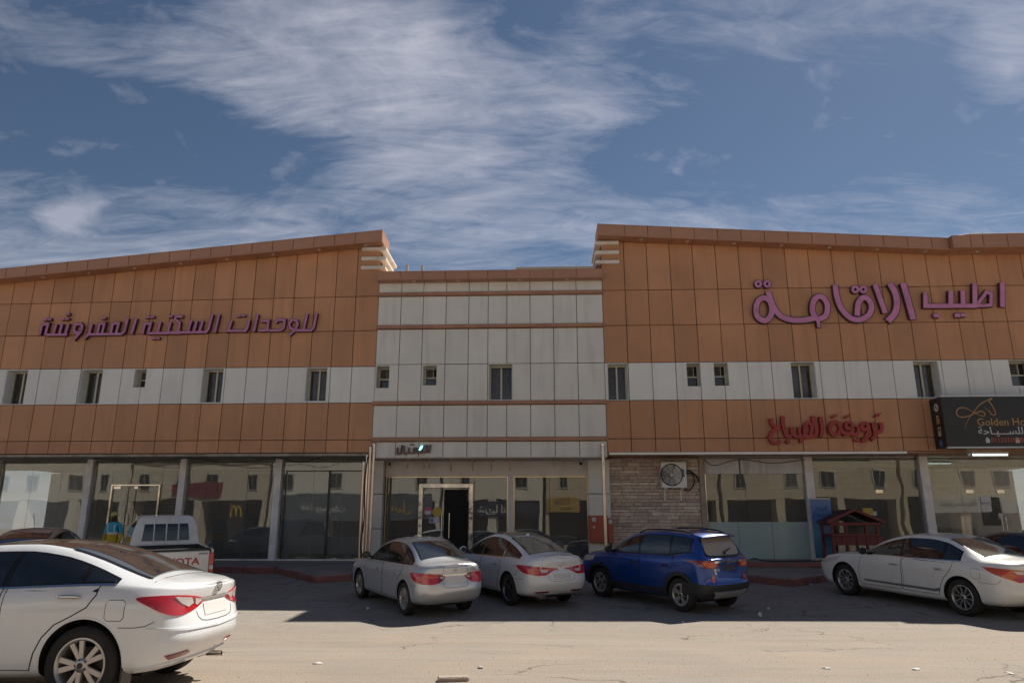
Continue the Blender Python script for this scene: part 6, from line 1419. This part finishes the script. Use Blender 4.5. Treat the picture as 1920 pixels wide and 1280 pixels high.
# ------------------------------------------------------------------ person
def person():
    base = G(217, 1078); x, y = -11.05, 20.1
    z0 = gz(x, y); x = ray(217, 961).x / ray(217, 961).y * y
    root = thing('person', 'person in a yellow cap and blue and yellow work clothes before the steel framed door', 'person', (x, y, z0), R(-8))
    V = []; E = []; RD = []
    def add(p, r, par=None):
        V.append(p); RD.append(r); i = len(V) - 1
        if par is not None: E.append((par, i))
        return i
    pel = add((0, 0, .93), (.155, .115)); wa = add((0, 0, 1.08), (.15, .11), pel); ch = add((0, -.01, 1.26), (.175, .12), wa); up = add((0, 0, 1.40), (.13, .09), ch); nk = add((0, -.01, 1.475), (.055, .058), up)
    hd = add((0, -.03, 1.56), (.068, .085), nk); add((0, -.03, 1.66), (.075, .09), hd)
    for sg in (-1, 1):
        sh = add((sg * .185, 0, 1.385), (.066, .066), up); el = add((sg * .235, .015, 1.12), (.047, .047), sh); wr = add((sg * .235, -.06, .90), (.034, .03), el); pm_ = add((sg * .235, -.075, .83), (.038, .022), wr)
        for q, (dx, ln) in enumerate(((-.027, .07), (-.009, .08), (.009, .077), (.026, .06))):
            a = add((sg * .235 + dx, -.083, .785), (.0095, .0095), pm_); add((sg * .235 + dx * 1.05, -.08, .785 - ln), (.008, .008), a)
        t = add((sg * .205, -.105, .83), (.0105, .0105), pm_); add((sg * .198, -.125, .785), (.009, .009), t)
        hp = add((sg * .095, 0, .86), (.095, .1), pel); kn = add((sg * .105, -.01, .50), (.062, .065), hp); an = add((sg * .11, .015, .10), (.045, .05), kn); hl = add((sg * .11, .0, .045), (.042, .045), an); add((sg * .12, -.15, .035), (.04, .032), hl)
    me = bpy.data.meshes.new('body'); me.from_pydata(V, E, []); me.update(); o = link(bpy.data.objects.new('body', me), root)
    md = o.modifiers.new('skin', 'SKIN'); md.use_smooth_shade = True
    sv = me.skin_vertices[0].data
    for i, r in enumerate(RD): sv[i].radius = r
    sv[0].use_root = True
    o.modifiers.new('sub', 'SUBSURF').levels = 2; o.modifiers['sub'].render_levels = 2
    dg = bpy.context.evaluated_depsgraph_get(); ev = bpy.data.meshes.new_from_object(o.evaluated_get(dg)); o.modifiers.clear(); o.data = ev
    ms = [mat('dark skin', (.06, .03, .02), .5), mat('blue work shirt', (.03, .38, .54), .7), mat('yellow work cloth', (.6, .40, .02), .7), mat('navy trousers', (.02, .025, .045), .8), mat('dark shoe', (.02, .018, .015), .5)]
    ev.materials.clear(); [ev.materials.append(q) for q in ms]
    for p in ev.polygons:
        c = p.center; arm = abs(c.x) > .175; p.use_smooth = True
        if c.z > 1.455 or (arm and c.z < .885 and abs(c.x) > .17 and c.y < -.03): p.material_index = 0
        elif c.z > 1.17: p.material_index = 1
        elif c.z > .87 : p.material_index = 2
        elif c.z > .09: p.material_index = 3
        else: p.material_index = 4
    ref = mat('reflective strip', (.6, .62, .62), .35)
    bv = BVHTree.FromPolygons([v.co for v in ev.vertices], [tuple(p.vertices) for p in ev.polygons])
    def band(z, w_):
        ring = []
        for k in range(29):
            a = 2 * math.pi * k / 28; d = Vector((math.cos(a) * 1.0, math.sin(a), 0)); h_ = bv.ray_cast(Vector((0, 0, z)), d); q = (h_[0] - Vector((0, 0, z))).length if h_[0] else .15; q = min(q, .19); ring.append(Vector((0, 0, z)) + d * (q + .012))
        vv = [p + Vector((0, 0, -w_)) for p in ring] + [p + Vector((0, 0, w_)) for p in ring]; mesh_obj('reflective_band', vv, [(k, k + 1, 30 + k, 29 + k) for k in range(28)], ref, root, smooth=True)
    band(1.17, .03)
    for sg in (-1, 1):
        pts = [];
        for k in range(7):
            z = 1.20 + .2 * k / 6; h_ = bv.ray_cast(Vector((sg * .10, -1, z)), Vector((0, 1, 0)))
            if h_[0]: pts.append(h_[0] + Vector((0, -.01, 0)))
        vv = [p + Vector((-.022, 0, 0)) for p in pts] + [p + Vector((.022, 0, 0)) for p in pts]; n = len(pts); mesh_obj('reflective_brace', vv, [(k, n + k, n + k + 1, k + 1) for k in range(n - 1)], ref, root)
    ycl = mat('yellow cap cloth', (.5, .42, .12), .7); b2 = bmesh.new(); bmesh.ops.create_uvsphere(b2, u_segments=18, v_segments=10, radius=1)
    bmesh.ops.delete(b2, geom=[v for v in b2.verts if v.co.z < -.05], context='VERTS')
    for v in b2.verts: v.co = Vector((v.co.x * .095, v.co.y * .112 - .03, 1.635 + v.co.z * .10))
    cap = bm_obj('cap', b2, ycl, root, smooth=True); b2 = bmesh.new(); bmesh.ops.create_circle(b2, segments=20, radius=1, cap_ends=True)
    for v in b2.verts: v.co = Vector((v.co.x * .085, -.03 - .10 + v.co.y * .085, 1.632 - .012 * (v.co.y < 0)))
    ex = bmesh.ops.extrude_face_region(b2, geom=b2.faces[:]); bmesh.ops.translate(b2, verts=[g_ for g_ in ex['geom'] if isinstance(g_, bmesh.types.BMVert)], vec=(0, 0, .01)); bm_obj('cap_peak', b2, ycl, cap)
    eye = mat('eye white', (.5, .48, .45), .3)
    for sg in (-1, 1):
        b2 = bmesh.new(); bmesh.ops.create_uvsphere(b2, u_segments=8, v_segments=6, radius=.011); bmesh.ops.translate(b2, verts=b2.verts[:], vec=(sg * .03, -.112, 1.585)); bm_obj('eye', b2, eye, root)
        b2 = bmesh.new(); bmesh.ops.create_uvsphere(b2, u_segments=8, v_segments=6, radius=1)
        for v in b2.verts: v.co = Vector((sg * .078 + v.co.x * .012, -.02 + v.co.y * .018, 1.565 + v.co.z * .032))
        bm_obj('ear', b2, ms[0], root, smooth=True)
    b2 = bmesh.new(); bmesh.ops.create_cone(b2, segments=8, radius1=.016, radius2=.004, depth=.045, cap_ends=True); bmesh.ops.rotate(b2, verts=b2.verts[:], matrix=Matrix.Rotation(R(25), 3, 'X')); bmesh.ops.translate(b2, verts=b2.verts[:], vec=(0, -.122, 1.56)); bm_obj('nose', b2, ms[0], root, smooth=True)
    b2 = bmesh.new(); bxx(b2, -.024, .024, -.118, -.10, 1.522, 1.532, .004); bm_obj('mouth', b2, mat('lip', (.05, .018, .015), .5), root)
person()

# ------------------------------------------------------------------ litter and sand on the road
M_LIT = mat('crumpled white paper', (.62, .6, .57), .8); M_LITB = mat('torn pale plastic', (.5, .55, .58), .4); rg = random.Random(12)
def crumple(px, py, r, label, m_=M_LIT, flat=.5):
    b2 = bmesh.new(); bmesh.ops.create_icosphere(b2, subdivisions=2, radius=1); p = G(px, py)
    for v in b2.verts: k = rg.uniform(.6, 1.15); v.co = Vector((v.co.x * r * k, v.co.y * r * k * .7, v.co.z * r * flat * k))
    mn = min(v.co.z for v in b2.verts); 
    o = bm_obj('litter', b2, m_); o.location = (p.x, p.y, p.z - mn - .004); o.rotation_euler.z = rg.uniform(0, 6); tag(o, label, 'litter', 'scraps of litter on the ground'); o['kind'] = 'thing'
for px, py, r, lb, m_, fl in ((595, 1244, .055, 'flat white paper scrap on the sunlit road left of centre', M_LIT, .25), (901, 1252, .045, 'small torn paper scrap with a dark edge on the sunlit road', M_LIT, .35), (1549, 1253, .05, 'flat white scrap on the road, left of two similar ones', M_LIT, .25), (1717, 1255, .055, 'flat white scrap on the road below the creamy sedan', M_LIT, .25),
    (1892, 1262, .06, 'flat white scrap on the road near the right edge', M_LIT, .2), (1425, 1156, .06, 'crumpled white paper ball at the edge of the shade', M_LIT, .8), (1440, 1143, .05, 'greyish crumpled bag in the shade right of the blue SUV', M_LITB, .6), (690, 1142, .05, 'bluish crumpled plastic scrap beside the silver sedan', M_LITB, .5),
    (1281, 1167, .03, 'tiny white scrap at the shade edge below the blue SUV', M_LIT, .6), (1511, 1094, .07, 'white crumpled bag at the foot of the pink kerb', M_LIT, .5), (1521, 1096, .06, 'smaller white scrap beside the bag at the pink kerb', M_LIT, .4)): crumple(px, py, r, lb, m_, fl)
p = G(850, 1275.5); bm = bmesh.new(); bxx(bm, -.16, .16, -.06, .06, -.02, .045, .012); o = bm_obj('concrete_chunk', bm, mat('pale broken block', (.42, .34, .29), .9, var=.2, stain=.4, stain_col=(.3, .1, .08), bump=.6)); o.location = p; o.rotation_euler.z = .15; tag(o, 'pale broken paving block lying on the road at the bottom edge', 'rubble')
# fine gravel scattered over the road: nobody could count it
bm = bmesh.new()
for k in range(2600):
    y = 5.5 + 10.5 * rg.random() ** .8; x = rg.uniform(-.78, .78) * (y + 2); r = rg.choice((.003, .004, .005, .006, .009)); z = gz(x, y)
    v = [bm.verts.new((x + r * a, y + r * b_, z + r * c)) for a, b_, c in ((1, 0, 0), (-.4, .9, .1), (-.6, -.8, 0), (.1, .1, .9))]
    for f in ((0, 1, 3), (1, 2, 3), (2, 0, 3)): bm.faces.new([v[i] for i in f])
kind(bm_obj('gravel', bm, mat('gravel stone', (.3, .265, .225), .9, var=.3, vscale=30)), 'stuff')

# ------------------------------------------------------------------ the other side of the street (seen in the shop glass, and lights the shaded front)
OY = -17.
M_STUC = [mat('ochre limestone', (.57, .48, .34), .85, var=.08, stain=.2), mat('pale cream stucco', (.68, .62, .52), .85, var=.06), mat('beige stucco', (.60, .52, .42), .85, var=.06), mat('warm white stucco', (.72, .68, .61), .85, var=.06)]
M_OPG = mat('dark far window', (.02, .022, .025), .1); M_SHOPD = mat('dark shop opening', (.10, .09, .08), .7, var=.3, vscale=.7); M_FRAMEW = mat('white far frame', (.5, .48, .42), .6)
M_JT = mat('stone joint', (.25, .19, .11), .9)
def ob(name, x0, x1, y0, y1, z0, z1, m_, parent):
    return box(name, x0, x1, y0, y1, z0, z1, m_, parent)
blocks = [(-62, -38, 9.5, 1, 'low cream block at the far left of the opposite side'), (-37.6, -25, 7.2, 2, 'beige block with a dark roof band on the opposite side'), (-24.6, -9.5, 9.8, 3, 'warm white block above slate shop boards on the opposite side'), (-9.2, -.6, 10.5, 1, 'pale cream block with a navy shop board on the opposite side'),
          (-.3, 14.2, 10.2, 0, 'ochre stone block with yellow and black boards on the opposite side'), (14.5, 28.8, 9.8, 0, 'ochre stone block with air vents opposite the frosted glass'), (29.1, 62, 10.0, 0, 'long ochre stone block at the far right of the opposite side')]
for x0, x1, hgt, mi, lb in blocks:
    root = thing('apartment_block', lb, 'building', ((x0 + x1) / 2, OY - 5, 0)); inv = Matrix.Translation(-Vector(root.location)); m_ = M_STUC[mi]
    def px_(o): o.matrix_parent_inverse = inv; return o
    px_(ob('wall', x0, x1, OY - 10, OY, 3.9, hgt, m_, root)); px_(ob('parapet', x0 - .1, x1 + .1, OY - 10, OY + .15, hgt, hgt + .35, m_, root)); px_(ob('shop_back', x0, x1, OY - 10, OY - 2.0, 0, 3.9, M_SHOPD, root))
    n = max(2, int((x1 - x0) / 4.6)); wd = (x1 - x0) / n
    for k in range(n + 1): xx = x0 + wd * k; px_(ob('pier', max(x0, xx - .3), min(x1, xx + .3), OY - 1.99, OY + .02, 0, 3.88, m_, root))
    if mi == 0:
        for k in range(14): z = 4.3 + k * .42; px_(ob('stone_joint', x0, x1, OY + .001, OY + .004, z, z + .02, M_JT, root)) if z < hgt else None
    nw = max(2, int((x1 - x0) / 3.1)); ww = (x1 - x0) / nw
    for fl in (4.85, 7.9):
        if fl + 1.2 > hgt - .4: continue
        for k in range(nw):
            xc_ = x0 + ww * (k + .5) + (.35 if k % 2 else -.25); hw2 = .55 if k % 3 else .38
            wn = px_(ob('window', xc_ - hw2 - .09, xc_ + hw2 + .09, OY + .0, OY + .07, fl - .09, fl + 1.34, M_FRAMEW, root)); bm = bmesh.new()
            for q in (-1, 1): bxx(bm, xc_ + (0 if q > 0 else -hw2) + .02, xc_ + (hw2 if q > 0 else 0) - .02, OY + .071, OY + .08, fl, fl + 1.25)
            bm_obj('pane', bm, M_OPG, wn)
# boards over the shops opposite: the writing reads the right way round there and mirrored in the glass
def board(x0, x1, z0, z1, bm_, label, texts):
    root = thing('shop_board', label, 'sign', ((x0 + x1) / 2, OY + .1, z0)); box('panel', -(x1 - x0) / 2, (x1 - x0) / 2, -.1, .08, 0, z1 - z0, bm_, root, .01)
    for tx, dx, dz, sz, tm in texts:
        text_obj('lettering', tx, sz, frame_M((dx, .09, dz), (-1, 0, 0), (0, 0, 1)), tm, root, .01, .004)
T_W, T_Y, T_N, T_B = mat('white board letters', (.7, .7, .68), .5), mat('yellow board letters', (.6, .38, .03), .5), mat('brown board letters', (.12, .06, .03), .5), mat('black board letters', (.02, .02, .02), .5)
board(2.6, 8.3, 2.75, 3.75, mat('black board', (.02, .02, .022), .4), 'black board with white Latin capitals over the opposite shops', [('TARGET ET', 0, .66, .62, T_W), ('\ufe95\ufe8e\ufeb3\ufeae\ufea9 \ufe94\ufee3\ufeaa\ufea7', 0, .24, .38, T_Y)])
board(-.2, 2.5, 2.8, 4.1, mat('yellow board', (.42, .29, .06), .5), 'yellow board with dark red letters beside the black board', [('TOA', 0, .85, .7, mat('maroon letters', (.2, .02, .02), .5)), ('HALA', .3, .3, .36, T_B)])
board(-8.6, -1.0, 2.6, 3.7, mat('navy board', (.03, .03, .06), .4), 'navy board with white Arabic letters opposite the entrance', [('\ufe8e\ufee8\ufedf \ufe8e\ufef4\ufe91\ufeae\ufeb8', 0, .55, .75, T_W)])
board(-24, -10, 2.2, 4.4, mat('slate board', (.10, .11, .13), .5), 'slate board with gold and white Arabic letters', [('\ufedE\ufeb4\ufea4\ufedf\ufe8d', 3.6, 1.1, 1.0, T_Y), ('\ufe95\ufe8e\ufea7\ufeae\ufea8\ufe91\ufeed \ufe94\ufed4\ufed7', -2.6, 1.05, .75, T_W)])
board(31, 35.6, 2.7, 3.9, mat('pale board', (.42, .42, .4), .5), 'pale board with black Arabic letters at the far right', [('\ufe94\ufea8\ufee7 \ufedE\ufe8e\ufe97\ufeae\ufee3', 0, .8, .55, T_B), ('0551234778', 0, .3, .3, T_B)]) if False else board(31, 35.6, 2.7, 3.9, mat('pale board', (.42, .42, .4), .5), 'pale board with black Arabic letters at the far right', [('\ufe94\ufed8\ufef3\ufea0\ufea3 \ufee5\ufe8e\ufea0\ufedf', 0, .7, .6, T_B)])
board(36.5, 41, 2.7, 3.9, mat('pale board', (.42, .42, .4), .5), 'pale board with a brown house outline at the far right', [])
bm = bmesh.new(); hx = 38.7
for a, b_ in (((-.9, .15), (-.9, .55)), ((-.9, .55), (0, 1.05)), ((0, 1.05), (.9, .55)), ((.9, .55), (.9, .15)), ((-.45, .15), (-.45, .5)), ((-.45, .5), (0, .75)), ((0, .75), (.45, .5)), ((.45, .5), (.45, .15)), ((0, .15), (0, .45))): tube('', [(hx + a[0], OY + .2, 2.7 + a[1]), (hx + b_[0], OY + .2, 2.7 + b_[1])], .045, None, n=6, bm=bm)
tag(bm_obj('house_emblem', bm, T_N), 'brown line drawing of a house fixed to a pale board', 'emblem')
board(-33.5, -29, 4.2, 5.4, mat('crimson board', (.2, .03, .04), .5), 'plain crimson board above a dark shop far left', [])
def arches(x, z):
    root = thing('golden_arch_sign', 'yellow double arch letter on a dark pylon on the opposite side', 'sign', (x, OY + 1.5, 0)); box('pylon', -.7, .7, -.15, .15, 0, z + 1.2, mat('dark pylon', (.05, .045, .04), .6), root)
    for sx in (-1, 1): tube('arch', [(sx * .23 + .23 * math.cos(t), .18, z - .1 + .85 * math.sin(t)) for t in [math.pi * k / 14 for k in range(15)]], .055, mat('arch yellow', (.7, .42, .02), .5), root)
arches(-26.8, 2.6)

# loose cables under the canopy here
for pts in ([(600, 858), (560, 866), (520, 859), (430, 867), (350, 858), (260, 866), (176, 858)], [(1320, 862), (1340, 872), (1388, 861), (1450, 868), (1510, 861)]):
    q = [P(*W(a, b_, 1.1), 1.1, WD) for a, b_ in pts]; o = _tube('cable', catmull(q, 6), .012, M_BLACK, bld, n=6); to_bld(o)
o = _tube('cable', catmull([P(-4.33, 3.75, .16), P(-4.38, 2.9, .18), P(-4.34, 2.0, .17), P(-4.4, 1.3, .2), P(-4.36, .8, .2)], 6), .02, M_BLACK, bld, n=6); to_bld(o)
